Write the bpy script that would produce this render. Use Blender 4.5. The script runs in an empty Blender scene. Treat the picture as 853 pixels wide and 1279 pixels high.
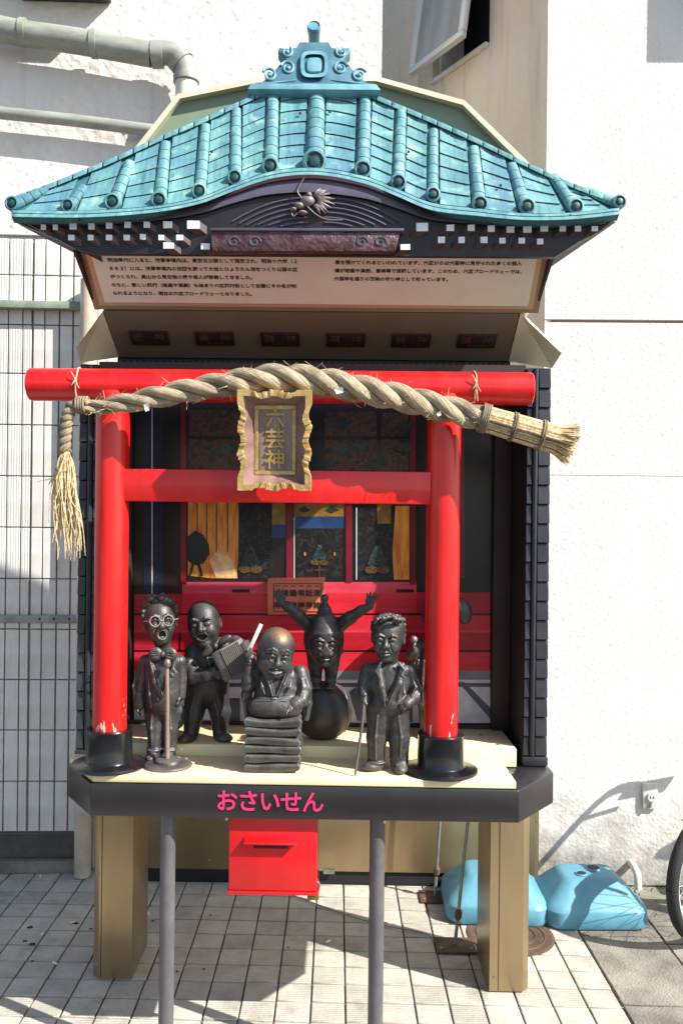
import bpy, bmesh, math, random
import numpy as np
from mathutils import Vector, Matrix, Quaternion, noise as mnoise

random.seed(7)
rng = np.random.default_rng(7)
scene = bpy.context.scene
C = scene.collection

# ------------------------------------------------------------------ camera
CAM_H = 1.54
F_PX = 1083.0                 # focal length in photo pixels (853 x 1279)
CX, CY = 404.0, 648.0         # principal point: the picture is a slightly shifted crop
YAW, ROLL = math.radians(0.9), math.radians(0.65)
cam_pos = Vector((0, 0, CAM_H))
fwd = Vector((-math.sin(YAW), math.cos(YAW), 0))
rgt0 = Vector((math.cos(YAW), math.sin(YAW), 0))
up0 = Vector((0, 0, 1))
rgt = rgt0 * math.cos(ROLL) + up0 * math.sin(ROLL)
upv = up0 * math.cos(ROLL) - rgt0 * math.sin(ROLL)
cam_data = bpy.data.cameras.new('camera')
cam_data.sensor_fit = 'VERTICAL'
cam_data.sensor_height = 36.0
cam_data.lens = F_PX / 1279.0 * 36.0
cam_data.shift_x = (426.5 - CX) / 1279.0
cam_data.shift_y = (CY - 639.5) / 1279.0
cam_data.clip_start = 0.05
cam_data.clip_end = 500.0
cam = bpy.data.objects.new('camera', cam_data)
cam.matrix_world = Matrix(((rgt.x, upv.x, -fwd.x, cam_pos.x),
                           (rgt.y, upv.y, -fwd.y, cam_pos.y),
                           (rgt.z, upv.z, -fwd.z, cam_pos.z), (0, 0, 0, 1)))
C.objects.link(cam)
scene.camera = cam

# ------------------------------------------------------------------ light
SUN_EL = math.radians(41.0)
SUN_AZ = math.radians(28.0)   # angle in front of the shop wall plane, sun on the right
sun_dir = Vector((math.cos(SUN_AZ) * math.cos(SUN_EL), -math.sin(SUN_AZ) * math.cos(SUN_EL), math.sin(SUN_EL)))
world = bpy.data.worlds.new('World')
scene.world = world
world.use_nodes = True
wn = world.node_tree.nodes
sky = wn.new('ShaderNodeTexSky')
sky.sky_type = 'NISHITA'
sky.sun_disc = False
sky.sun_elevation = SUN_EL
sky.sun_rotation = math.atan2(sun_dir.x, sun_dir.y)
wn['Background'].inputs['Strength'].default_value = 0.105
world.node_tree.links.new(sky.outputs[0], wn['Background'].inputs['Color'])
sd = bpy.data.lights.new('sun', 'SUN')
sd.energy = 4.8
sd.angle = math.radians(0.53)
sd.color = (1.0, 0.965, 0.91)
sun = bpy.data.objects.new('sun', sd)
sun.rotation_euler = sun_dir.to_track_quat('Z', 'Y').to_euler()
sun.location = sun_dir * 12
C.objects.link(sun)
vs = scene.view_settings
vs.view_transform = 'Standard'
vs.look = 'None'
vs.gamma = 1.0
vs.use_curve_mapping = False
vs.exposure = 1.0
scene.cycles.use_denoising = True
scene.cycles.max_bounces = 8

# ------------------------------------------------------------------ measuring helpers
def ray(px, py):
    return (fwd + rgt * ((px - CX) / F_PX) + upv * ((CY - py) / F_PX))

def W(px, py, Y):
    """photo pixel -> point on the upright plane at distance Y from the camera"""
    d = ray(px, py)
    return cam_pos + d * (Y / d.y)

def WZ(px, py, z=0.0):
    """photo pixel -> point on the level plane at height z"""
    d = ray(px, py)
    return cam_pos + d * ((z - CAM_H) / d.z)

def WP(px, py, p0, n):
    d = ray(px, py)
    return cam_pos + d * ((p0 - cam_pos).dot(n) / d.dot(n))

# ------------------------------------------------------------------ mesh helpers
class MB:
    def __init__(s):
        s.v = []; s.f = []; s.uv = []; s.has_uv = False
    def add(s, verts, faces, uvs=None):
        o = len(s.v)
        s.v.extend([Vector(p) for p in verts])
        for i, f in enumerate(faces):
            s.f.append(tuple(o + k for k in f))
            if uvs is not None:
                s.uv.append(uvs[i]); s.has_uv = True
            else:
                s.uv.append([(0, 0)] * len(f))
        return s
    def box(s, lo, hi):
        x0, y0, z0 = lo; x1, y1, z1 = hi
        return s.add([(x0,y0,z0),(x1,y0,z0),(x1,y1,z0),(x0,y1,z0),(x0,y0,z1),(x1,y0,z1),(x1,y1,z1),(x0,y1,z1)],
                     [(0,3,2,1),(4,5,6,7),(0,1,5,4),(1,2,6,5),(2,3,7,6),(3,0,4,7)])
    def obox(s, c, half, R=None):
        R = R or Matrix.Identity(3)
        c = Vector(c)
        vs_ = [c + R @ Vector((sx*half[0], sy*half[1], sz*half[2])) for sz in (-1,1) for sy in (-1,1) for sx in (-1,1)]
        return s.add(vs_, [(0,2,3,1),(4,5,7,6),(0,1,5,4),(1,3,7,5),(3,2,6,7),(2,0,4,6)])
    def prism(s, pts, ext):
        n = len(pts); ext = Vector(ext)
        a = [Vector(p) for p in pts]; b = [p + ext for p in a]
        return s.add(a + b, [tuple(range(n)), tuple(range(2*n-1, n-1, -1))] +
                     [(i, n+i, n+(i+1) % n, (i+1) % n) for i in range(n)])
    def loft(s, rings, cap=True, close=True):
        n = len(rings[0]); vs_ = [Vector(p) for r in rings for p in r]; fs = []
        m = n if close else n - 1
        for i in range(len(rings)-1):
            for j in range(m):
                fs.append((i*n+j, i*n+(j+1) % n, (i+1)*n+(j+1) % n, (i+1)*n+j))
        if cap:
            fs.append(tuple(range(n-1, -1, -1))); fs.append(tuple((len(rings)-1)*n+j for j in range(n)))
        return s.add(vs_, fs)
    def tube(s, path, rad, n=10, cap=True, ulen=None, twist=0.0):
        path = [Vector(p) for p in path]
        m = len(path)
        if not hasattr(rad, '__len__'): rad = [rad] * m
        t0 = (path[1]-path[0]).normalized()
        ref = Vector((0,0,1)) if abs(t0.z) < .9 else Vector((0,1,0))
        nx = t0.cross(ref).normalized()
        rings = []; acc = 0; us = []
        for i in range(m):
            t = (path[min(i+1,m-1)]-path[max(i-1,0)]).normalized()
            nx = (nx - t*nx.dot(t)).normalized(); ny = t.cross(nx)
            a0 = twist*i
            rings.append([path[i] + (nx*math.cos(a0+2*math.pi*k/n)+ny*math.sin(a0+2*math.pi*k/n))*rad[i] for k in range(n)])
            if i: acc += (path[i]-path[i-1]).length
            us.append(acc)
        vs_ = [p for r in rings for p in r]; fs = []; uv = []
        for i in range(m-1):
            for j in range(n):
                fs.append((i*n+j, i*n+(j+1) % n, (i+1)*n+(j+1) % n, (i+1)*n+j))
                uv.append([(us[i], j/n), (us[i], (j+1)/n), (us[i+1], (j+1)/n), (us[i+1], j/n)])
        if cap:
            fs.append(tuple(range(n-1,-1,-1))); uv.append([(0,0)]*n)
            fs.append(tuple((m-1)*n+j for j in range(n))); uv.append([(0,0)]*n)
        return s.add(vs_, fs, uv)
    def lathe(s, prof, c=(0,0,0), n=32, axis=None):
        """prof: (radius, height) pairs"""
        c = Vector(c)
        R = Matrix.Identity(3) if axis is None else Vector((0,0,1)).rotation_difference(Vector(axis)).to_matrix()
        rings = [[c + R @ Vector((max(r,1e-5)*math.cos(2*math.pi*k/n), max(r,1e-5)*math.sin(2*math.pi*k/n), h)) for k in range(n)] for r, h in prof]
        return s.loft(rings)
    def sphere(s, c, r, nu=16, nv=10, R=None):
        c = Vector(c)
        if not hasattr(r, '__len__'): r = (r, r, r)
        R = R or Matrix.Identity(3)
        rings = []
        for i in range(nv+1):
            a = -math.pi/2 + math.pi*i/nv
            ca = max(math.cos(a), 1e-3)
            rings.append([c + R @ Vector((r[0]*ca*math.cos(2*math.pi*k/nu), r[1]*ca*math.sin(2*math.pi*k/nu), r[2]*math.sin(a))) for k in range(nu)])
        return s.loft(rings)
    def sheet(s, grid):
        """grid of points rows x cols -> open sheet"""
        r, c = len(grid), len(grid[0])
        return s.add([p for row in grid for p in row],
                     [(i*c+j, i*c+j+1, (i+1)*c+j+1, (i+1)*c+j) for i in range(r-1) for j in range(c-1)])
    def mesh(s, name, mat, origin=(0,0,0), smooth=False, bevel=0.0, seg=2, angle=40):
        o = Vector(origin)
        me = bpy.data.meshes.new(name)
        me.from_pydata([tuple(p-o) for p in s.v], [], s.f)
        if s.has_uv:
            uvl = me.uv_layers.new(name='UVMap')
            flat = [c for f in s.uv for uvp in f for c in uvp]
            uvl.data.foreach_set('uv', flat)
        bm = bmesh.new(); bm.from_mesh(me)
        bmesh.ops.recalc_face_normals(bm, faces=bm.faces)
        if bevel > 0:
            ed = [e for e in bm.edges if len(e.link_faces) == 2 and e.calc_face_angle(0) > math.radians(25)]
            bmesh.ops.bevel(bm, geom=ed, offset=bevel, segments=seg, affect='EDGES', profile=0.5, clamp_overlap=True)
        if smooth or bevel > 0:
            for f in bm.faces: f.smooth = True
            for e in bm.edges:
                if len(e.link_faces) == 2 and e.calc_face_angle(0) > math.radians(angle): e.smooth = False
        bm.to_mesh(me); bm.free()
        me.materials.append(mat)
        return me
    def build(s, name, mat, parent=None, origin=None, **kw):
        if origin is None:
            origin = wloc(parent) if parent is not None else (0, 0, 0)
        me = s.mesh(name, mat, origin, **kw)
        return link(name, me, parent, origin)

_wl = {}
def wloc(o):
    return _wl.get(o.name, Vector((0,0,0)))

def link(name, me, parent=None, origin=(0,0,0)):
    ob = bpy.data.objects.new(name, me)
    C.objects.link(ob)
    o = Vector(origin)
    if parent is not None:
        ob.parent = parent
        ob.location = o - wloc(parent)
    else:
        ob.location = o
    _wl[ob.name] = o
    return ob

def tag(o, label=None, cat=None, group=None, kind=None):
    if label: o['label'] = label
    if cat: o['category'] = cat
    if group: o['group'] = group
    if kind: o['kind'] = kind
    return o

def thing(name, loc, label, cat, group=None):
    e = bpy.data.objects.new(name, None)
    e.empty_display_size = 0.05
    C.objects.link(e)
    e.location = loc
    _wl[e.name] = Vector(loc)
    return tag(e, label, cat, group)

def catmull(pts, n=8):
    pts = [Vector(p) for p in pts]
    out = []
    for i in range(len(pts)-1):
        p0 = pts[max(i-1,0)]; p1 = pts[i]; p2 = pts[i+1]; p3 = pts[min(i+2,len(pts)-1)]
        for k in range(n):
            t = k/n
            out.append(0.5*((2*p1)+(p2-p0)*t+(2*p0-5*p1+4*p2-p3)*t*t+(3*p1-p0-3*p2+p3)*t**3))
    out.append(pts[-1])
    return out

# ------------------------------------------------------------------ materials
def srgb(r, g, b):
    def f(c):
        c /= 255.0
        return c/12.92 if c <= 0.04045 else ((c+0.055)/1.055)**2.4
    return (f(r), f(g), f(b), 1.0)

def mat(name, col, rough=0.5, metal=0.0, col2=None, vscale=6.0, vdetail=4.0, vlo=0.35, vhi=0.65, bump=0.0, bscale=60.0, bdist=0.01,
        coat=0.0, spec=0.5, randv=0.0, stretch=None, rough_var=0.0):
    m = bpy.data.materials.new(name)
    m.use_nodes = True
    nt = m.node_tree; N = nt.nodes; L = nt.links
    b = N['Principled BSDF']
    b.inputs['Base Color'].default_value = col
    b.inputs['Roughness'].default_value = rough
    b.inputs['Metallic'].default_value = metal
    b.inputs['Specular IOR Level'].default_value = spec
    if coat: 
        b.inputs['Coat Weight'].default_value = coat
        b.inputs['Coat Roughness'].default_value = 0.08
    tc = N.new('ShaderNodeTexCoord')
    src = tc.outputs['Object']
    if stretch:
        mp = N.new('ShaderNodeMapping'); mp.inputs['Scale'].default_value = stretch
        L.new(src, mp.inputs['Vector']); src = mp.outputs[0]
    colout = None
    if col2 is not None:
        nz = N.new('ShaderNodeTexNoise'); nz.inputs['Scale'].default_value = vscale; nz.inputs['Detail'].default_value = vdetail
        nz.inputs['Roughness'].default_value = 0.62
        L.new(src, nz.inputs['Vector'])
        rp = N.new('ShaderNodeValToRGB')
        rp.color_ramp.elements[0].position = vlo; rp.color_ramp.elements[0].color = col
        rp.color_ramp.elements[1].position = vhi; rp.color_ramp.elements[1].color = col2
        L.new(nz.outputs['Fac'], rp.inputs['Fac'])
        colout = rp.outputs[0]
        if rough_var:
            mr = N.new('ShaderNodeMapRange'); mr.inputs['To Min'].default_value = rough-rough_var; mr.inputs['To Max'].default_value = rough+rough_var
            L.new(nz.outputs['Fac'], mr.inputs['Value']); L.new(mr.outputs[0], b.inputs['Roughness'])
    if randv:
        oi = N.new('ShaderNodeObjectInfo')
        hs = N.new('ShaderNodeHueSaturation')
        mr = N.new('ShaderNodeMapRange'); mr.inputs['To Min'].default_value = 1-randv; mr.inputs['To Max'].default_value = 1+randv
        L.new(oi.outputs['Random'], mr.inputs['Value']); L.new(mr.outputs[0], hs.inputs['Value'])
        if colout is None: hs.inputs['Color'].default_value = col
        else: L.new(colout, hs.inputs['Color'])
        colout = hs.outputs[0]
    if colout is not None: L.new(colout, b.inputs['Base Color'])
    if bump:
        nb = N.new('ShaderNodeTexNoise'); nb.inputs['Scale'].default_value = bscale; nb.inputs['Detail'].default_value = 5
        L.new(src, nb.inputs['Vector'])
        bp = N.new('ShaderNodeBump'); bp.inputs['Strength'].default_value = bump; bp.inputs['Distance'].default_value = bdist
        L.new(nb.outputs['Fac'], bp.inputs['Height']); L.new(bp.outputs[0], b.inputs['Normal'])
    return m

# ================================================================== SETTING
def stucco(name, col, col2, bscale, bump, bdist, streak=0.0, pits=0.0):
    m = mat(name, col, 0.9, col2=col2, vscale=1.6, vdetail=8, vlo=0.3, vhi=0.75, spec=0.2)
    nt = m.node_tree; N = nt.nodes; L = nt.links; b = N['Principled BSDF']
    tc = next(n for n in N if n.type == 'TEX_COORD')
    nz = N.new('ShaderNodeTexNoise'); nz.inputs['Scale'].default_value = bscale; nz.inputs['Detail'].default_value = 4; nz.inputs['Roughness'].default_value = 0.5
    vo = N.new('ShaderNodeTexVoronoi'); vo.inputs['Scale'].default_value = bscale*0.7; vo.feature = 'SMOOTH_F1'
    L.new(tc.outputs['Object'], nz.inputs['Vector']); L.new(tc.outputs['Object'], vo.inputs['Vector'])
    ad = N.new('ShaderNodeMath'); ad.operation = 'ADD'
    L.new(nz.outputs['Fac'], ad.inputs[0]); L.new(vo.outputs['Distance'], ad.inputs[1])
    bp = N.new('ShaderNodeBump'); bp.inputs['Strength'].default_value = bump; bp.inputs['Distance'].default_value = bdist
    L.new(ad.outputs[0], bp.inputs['Height']); L.new(bp.outputs[0], b.inputs['Normal'])
    src = b.inputs['Base Color'].links[0].from_socket
    if streak:
        mp = N.new('ShaderNodeMapping'); mp.inputs['Scale'].default_value = (9, 9, 0.6)
        L.new(tc.outputs['Object'], mp.inputs['Vector'])
        n2 = N.new('ShaderNodeTexNoise'); n2.inputs['Scale'].default_value = 2.0; n2.inputs['Detail'].default_value = 6
        L.new(mp.outputs[0], n2.inputs['Vector'])
        rp = N.new('ShaderNodeValToRGB'); rp.color_ramp.elements[0].position = 0.55; rp.color_ramp.elements[0].color = (0,0,0,1)
        rp.color_ramp.elements[1].position = 0.8; rp.color_ramp.elements[1].color = (streak,)*3+(1,)
        L.new(n2.outputs['Fac'], rp.inputs['Fac'])
        mx = N.new('ShaderNodeMixRGB'); mx.inputs['Color2'].default_value = srgb(120, 100, 80)
        L.new(rp.outputs[0], mx.inputs['Fac']); L.new(src, mx.inputs['Color1']); L.new(mx.outputs[0], b.inputs['Base Color'])
    return m

M = {}
M['stucco_w'] = stucco('white_stucco', srgb(212,207,199), srgb(226,221,214), 100, 0.7, 0.0025, 0.14)
M['stucco_l'] = stucco('rough_plaster', srgb(205,198,192), srgb(228,222,216), 42, 0.9, 0.0055, 0.24)
M['stucco_b'] = stucco('beige_stucco', srgb(222,202,176), srgb(232,215,192), 60, 0.5, 0.008, 0.35)
def foot_dirt(m, h):
    nt = m.node_tree; N = nt.nodes; L = nt.links; b = N['Principled BSDF']
    g = N.new('ShaderNodeNewGeometry'); sp = N.new('ShaderNodeSeparateXYZ'); L.new(g.outputs['Position'], sp.inputs[0])
    nz = N.new('ShaderNodeTexNoise'); nz.inputs['Scale'].default_value = 7; nz.inputs['Detail'].default_value = 9; nz.inputs['Roughness'].default_value = .7; L.new(g.outputs['Position'], nz.inputs['Vector'])
    mr = N.new('ShaderNodeMapRange'); mr.inputs['From Min'].default_value = 0; mr.inputs['From Max'].default_value = h; mr.inputs['To Min'].default_value = .42; mr.inputs['To Max'].default_value = -.12
    L.new(sp.outputs['Z'], mr.inputs['Value'])
    ad = N.new('ShaderNodeMath'); ad.operation = 'ADD'; L.new(mr.outputs[0], ad.inputs[0]); L.new(nz.outputs['Fac'], ad.inputs[1])
    rp = N.new('ShaderNodeValToRGB'); rp.color_ramp.elements[0].position = .56; rp.color_ramp.elements[0].color = (0,0,0,1); rp.color_ramp.elements[1].position = .95; rp.color_ramp.elements[1].color = (.75,.75,.75,1)
    L.new(ad.outputs[0], rp.inputs['Fac'])
    src = b.inputs['Base Color'].links[0].from_socket
    mx = N.new('ShaderNodeMixRGB'); mx.inputs['Color2'].default_value = srgb(112,104,92)
    L.new(rp.outputs[0], mx.inputs['Fac']); L.new(src, mx.inputs['Color1']); L.new(mx.outputs[0], b.inputs['Base Color'])
foot_dirt(M['stucco_w'], .55)
M['asphalt'] = mat('asphalt', (0.06,0.06,0.06,1), 0.95, col2=(0.09,0.088,0.085,1), vscale=30, bump=.6, bscale=220, bdist=.004)
M['grout'] = mat('tile_grout', srgb(112,105,94), 0.95, col2=srgb(84,78,70), vscale=14, bump=.5, bscale=160, bdist=.003)
M['concrete'] = mat('concrete_patch', srgb(104,99,90), 0.95, col2=srgb(142,137,126), vscale=5, vdetail=10, vlo=.38, vhi=.62, bump=.8, bscale=120, bdist=.006)
M['metal_grey'] = mat('galvanised', srgb(150,152,146), 0.5, 0.6, col2=srgb(120,118,108), vscale=12)
M['metal_green'] = mat('green_painted_metal', srgb(136,150,132), 0.6, col2=srgb(112,122,104), vscale=10, vdetail=7, bump=.2, bscale=40)
M['black'] = mat('black_void', (0.008,0.008,0.008,1), 0.7)
M['pipe_green'] = mat('green_grey_pvc', srgb(158,160,150), 0.5, col2=srgb(130,132,120), vscale=7, vdetail=8, stretch=(1,3,3))
M['pipe_white'] = mat('white_pvc', srgb(226,222,212), 0.45, col2=srgb(200,192,178), vscale=8)
M['pipe_cream'] = mat('cream_pvc', srgb(205,192,172), 0.5, col2=srgb(176,158,136), vscale=7, vdetail=8)

def pave_material():
    m = mat('pavement_tile', srgb(188,183,170), 0.85, col2=srgb(160,155,143), vscale=11, vdetail=9, vlo=.3, vhi=.7, randv=0.10, spec=0.3)
    nt = m.node_tree; N = nt.nodes; L = nt.links; b = N['Principled BSDF']
    g = N.new('ShaderNodeTexCoord')
    oi = N.new('ShaderNodeObjectInfo')
    sx = N.new('ShaderNodeSeparateXYZ'); L.new(g.outputs['Object'], sx.inputs[0])
    mu = N.new('ShaderNodeMath'); mu.operation = 'MULTIPLY'; mu.inputs[1].default_value = 2*math.pi/0.0105
    L.new(sx.outputs['Y'], mu.inputs[0])
    sn = N.new('ShaderNodeMath'); sn.operation = 'SINE'; L.new(mu.outputs[0], sn.inputs[0])
    nz = N.new('ShaderNodeTexNoise'); nz.inputs['Scale'].default_value = 90; nz.inputs['Detail'].default_value = 4
    va = N.new('ShaderNodeVectorMath'); va.operation = 'ADD'; L.new(g.outputs['Object'], va.inputs[0]); L.new(oi.outputs['Location'], va.inputs[1])
    L.new(va.outputs[0], nz.inputs['Vector'])
    for n in N:
        if n.type == 'TEX_NOISE' and n is not nz: L.new(va.outputs[0], n.inputs['Vector'])
    m2 = N.new('ShaderNodeMath'); m2.operation = 'MULTIPLY_ADD'; m2.inputs[1].default_value = 0.35
    L.new(sn.outputs[0], m2.inputs[0]); L.new(nz.outputs['Fac'], m2.inputs[2])
    bp = N.new('ShaderNodeBump'); bp.inputs['Strength'].default_value = 0.75; bp.inputs['Distance'].default_value = 0.0025
    L.new(m2.outputs[0], bp.inputs['Height']); L.new(bp.outputs[0], b.inputs['Normal'])
    # grime blotches with a shape of their own
    n3 = N.new('ShaderNodeTexNoise'); n3.inputs['Scale'].default_value = 5.0; n3.inputs['Detail'].default_value = 8; n3.inputs['Roughness'].default_value = .7
    L.new(va.outputs[0], n3.inputs['Vector'])
    rp = N.new('ShaderNodeValToRGB'); rp.color_ramp.elements[0].position = .54; rp.color_ramp.elements[0].color = (0,0,0,1)
    rp.color_ramp.elements[1].position = .78; rp.color_ramp.elements[1].color = (.75,.75,.75,1)
    L.new(n3.outputs['Fac'], rp.inputs['Fac'])
    src = b.inputs['Base Color'].links[0].from_socket
    mx = N.new('ShaderNodeMixRGB'); mx.inputs['Color2'].default_value = srgb(104,97,84)
    L.new(rp.outputs[0], mx.inputs['Fac']); L.new(src, mx.inputs['Color1']); L.new(mx.outputs[0], b.inputs['Base Color'])
    return m
M['pave'] = pave_material()

# ---- ground sheet and pavement
gr = MB().add([(-60,-60,-0.02),(60,-60,-0.02),(60,60,-0.02),(-60,60,-0.02)], [(0,1,2,3)]).build('ground', M['asphalt'])
tag(gr, kind='structure')
PITCH = 0.110
X_TILE_END = 1.02
gx = WZ(428.6, 1098.7).x
x_last = max(gx+(i+1)*PITCH for i in range(-32, 10) if gx+(i+.5)*PITCH+.02 <= X_TILE_END-.05)
pave = MB().box((-3.3, 1.2, -0.019), (x_last-.002, 4.3, -0.0071)).build('pavement', M['grout'])
tag(pave, kind='structure')
gx = WZ(428.6, 1098.7).x
gy = WZ(375, 1150.7).y
def tile_mesh(seed):
    r = random.Random(seed)
    h = 0.0522
    j = lambda: r.uniform(-.0008, .0008)
    mb = MB()
    mb.box((-h+j(), -h+j(), -0.012), (h+j(), h+j(), 0.0))
    return mb.mesh('tile', M['pave'], bevel=0.0022, seg=1)
tms = [tile_mesh(i) for i in range(6)]
near = MB()
x_last = max(gx+(i+1)*PITCH for i in range(-32, 10) if gx+(i+.5)*PITCH+.02 <= X_TILE_END-.05)
for i in range(-32, 10):
    for j in range(-20, 6):
        x = gx + (i+.5)*PITCH; y = gy + (j+.5)*PITCH
        if x + .02 > X_TILE_END - .05 or y > 3.86 or y < 1.3 or x < -3.2: continue
        vis = -1.56 < x and 2.50 < y < 3.76
        z = random.uniform(-.0012, .0008)
        if vis:
            t = bpy.data.objects.new('tile', tms[random.randrange(6)])
            C.objects.link(t); t.parent = pave; t.location = (x, y, z)
            t.rotation_euler = (random.uniform(-.006,.006), random.uniform(-.006,.006), random.uniform(-.006,.006))
        else:
            near.box((x-.0505, y-.0505, -.012), (x+.0505, y+.0505, z))
tag(near.build('outer_tiles', M['pave'], pave), kind='stuff')

# ---- patched concrete to the right, broken into rough slabs
cp = tag(MB().box((x_last-.001, 1.2, -0.019), (4.2, 3.80, -0.0085)).build('concrete_strip', M['concrete']), kind='structure')
def slab(poly, z):
    out = []
    for (x0, y0), (x1, y1) in zip(poly, poly[1:]+poly[:1]):
        n_ = max(2, int(math.hypot(x1-x0, y1-y0)/.035))
        for k in range(n_):
            t = k/n_; out.append((x0+(x1-x0)*t+random.uniform(-.0015,.0015), y0+(y1-y0)*t+random.uniform(-.0015,.0015)))
    MB().prism([(x, y, z) for x, y in out], (0, 0, -0.011-z)).build('slab', M['concrete'], cp, bevel=.002, seg=1)
xs_ = [x_last+.001, 1.22, 1.50, 1.83, 2.3]
for k in range(4):
    ys_ = [3.69, 3.24-.05*k, 2.78+.04*k, 2.2, 1.4]
    for q in range(4):
        a, b = xs_[k]+.004, xs_[k+1]-.004
        slab([(a, ys_[q]-.004), (b, ys_[q]-.004), (b, ys_[q+1]+.004), (a, ys_[q+1]+.004)], random.uniform(-.002,.002))

# ---- left building: rough plaster above, ribbed wall tiles below
LB0 = Vector((-1.30, 3.735, 0)); LBA = math.atan(0.055)
ldir = Vector((math.cos(LBA), math.sin(LBA), 0)); lnor = Vector((math.sin(LBA), -math.cos(LBA), 0))
def LW(px, py, off=0.0):
    return WP(px, py, LB0 + lnor*off, lnor)
left_b = thing('left_building', (-1.3, 3.75, 0), 'plaster building wall with ribbed pale wall tiles and drain pipes beside shrine', 'building')
def lwall_poly(mb, pxs, off, depth):
    return mb.prism([LW(x, y, off) for x, y in pxs], -lnor*depth)
def lbox(a0, a1, z0, z1, off0, off1):
    """box on the left wall: along wall a (metres from LB0), height z, offset from wall"""
    P = lambda a, z, o: LB0 + ldir*a + lnor*o + Vector((0,0,z))
    mb = MB()
    mb.add([P(a0,z0,off0),P(a1,z0,off0),P(a1,z0,off1),P(a0,z0,off1),P(a0,z1,off0),P(a1,z1,off0),P(a1,z1,off1),P(a0,z1,off1)],
           [(0,3,2,1),(4,5,6,7),(0,1,5,4),(1,2,6,5),(2,3,7,6),(3,0,4,7)])
    return mb
def la(px, py):
    p = LW(px, py); return (p-LB0).dot(ldir), p.z
a_r, z_top = la(116, 295)
lbox(-2.6, la(477, 60)[0], z_top, 4.6, -0.25, 0.0).build('upper_wall', M['stucco_l'], left_b)
lbox(-2.6, a_r+.02, 0.0, z_top-0.002, -0.25, -0.016).build('tile_backing', mat('wall_grout', srgb(172,166,158), .95, col2=srgb(140,134,126), vscale=9), left_b)
lbox(a_r+.022, la(477, 60)[0], 0.0, z_top-0.002, -0.25, -0.03).build('lower_wall', M['stucco_l'], left_b)
def wall_tile_mat(name, ribs):
    m = mat(name, srgb(216,211,205), 0.6, col2=srgb(198,192,184), vscale=9, vdetail=8, randv=0.05)
    if ribs:
        nt = m.node_tree; N = nt.nodes; L = nt.links; b = N['Principled BSDF']
        g = N.new('ShaderNodeTexCoord'); sx = N.new('ShaderNodeSeparateXYZ'); L.new(g.outputs['Object'], sx.inputs[0])
        mu = N.new('ShaderNodeMath'); mu.operation = 'MULTIPLY'; mu.inputs[1].default_value = 2*math.pi/0.0115; L.new(sx.outputs['X'], mu.inputs[0])
        sn = N.new('ShaderNodeMath'); sn.operation = 'SINE'; L.new(mu.outputs[0], sn.inputs[0])
        bp = N.new('ShaderNodeBump'); bp.inputs['Strength'].default_value = 0.35; bp.inputs['Distance'].default_value = 0.0014
        L.new(sn.outputs[0], bp.inputs['Height']); L.new(bp.outputs[0], b.inputs['Normal'])
    return m
M['wt_rib'] = wall_tile_mat('ribbed_wall_tile', True); M['wt_plain'] = wall_tile_mat('plain_wall_tile', False)
cols = [(-46,-29,1),(-28,-11,1),(-9,7.5,1),(9,25.5,1),(27,37,1),(40,53,0),(54.5,71,0),(73,88,0),(90,99,0)]
rows = [297,344,406,467,531,595,659,723,786,849,912,976,1039]
zc = [la(50, y)[1] for y in rows]
for (x0, x1, rib) in cols:
    a0 = la(x0, 648)[0]; a1 = la(x1, 648)[0]
    for k in range(len(rows)-1):
        zt, zb = zc[k]-.002, zc[k+1]+.003
        if k == 0: zt -= .004
        mb = MB().box((-(a1-a0)/2, 0, -(zt-zb)/2), ((a1-a0)/2, .014, (zt-zb)/2))
        me = mb.mesh('tile', M['wt_rib' if rib else 'wt_plain'], bevel=.0015, seg=1)
        t = bpy.data.objects.new('tile', me); C.objects.link(t); t.parent = left_b
        t.location = LB0 + ldir*((a0+a1)/2) + lnor*random.uniform(-.001,.0012) + Vector((0,0,(zt+zb)/2)) - wloc(left_b)
        t.rotation_euler = (random.uniform(-.004,.004), 0, LBA)
lbox(-2.6, a_r+.018, 0.165, zc[-1]-.004, -0.02, 0.004).build('plinth', mat('grey_plinth', srgb(134,128,120), .8, col2=srgb(108,103,95), vscale=8, vdetail=8), left_b)
lbox(-2.6, a_r+.016, 0.0, 0.055, -0.02, 0.03).build('kerb_stone', M['concrete'], left_b, bevel=.006)
lbox(-2.6, a_r+.016, 0.057, 0.163, -0.02, -0.006).build('plinth_base', mat('dark_plinth', srgb(92,86,78), .85, col2=srgb(70,66,60), vscale=9), left_b)
# metal strips
for (y0, y1, off, mm) in ((379, 388, .05, 'metal_green'), (768, 778, .012, 'metal_grey')):
    z1 = la(50, y0)[1]; z0 = la(50, y1)[1]
    st = lbox(-1.2, a_r-.005, z0, z1, 0.003, off).build('metal_strip', M[mm], left_b, bevel=.002)
    if mm == 'metal_grey':
        for hx in (50, 68, 87):
            p = LW(hx, 773, .0125); MB().lathe([(.004,0),(.005,0),(.005,.002),(.0001,.002)], p, 10, axis=lnor).build('bolt_or_hole', M['black'], st)  # black discs stand for the dark inside of the strip's holes
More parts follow.
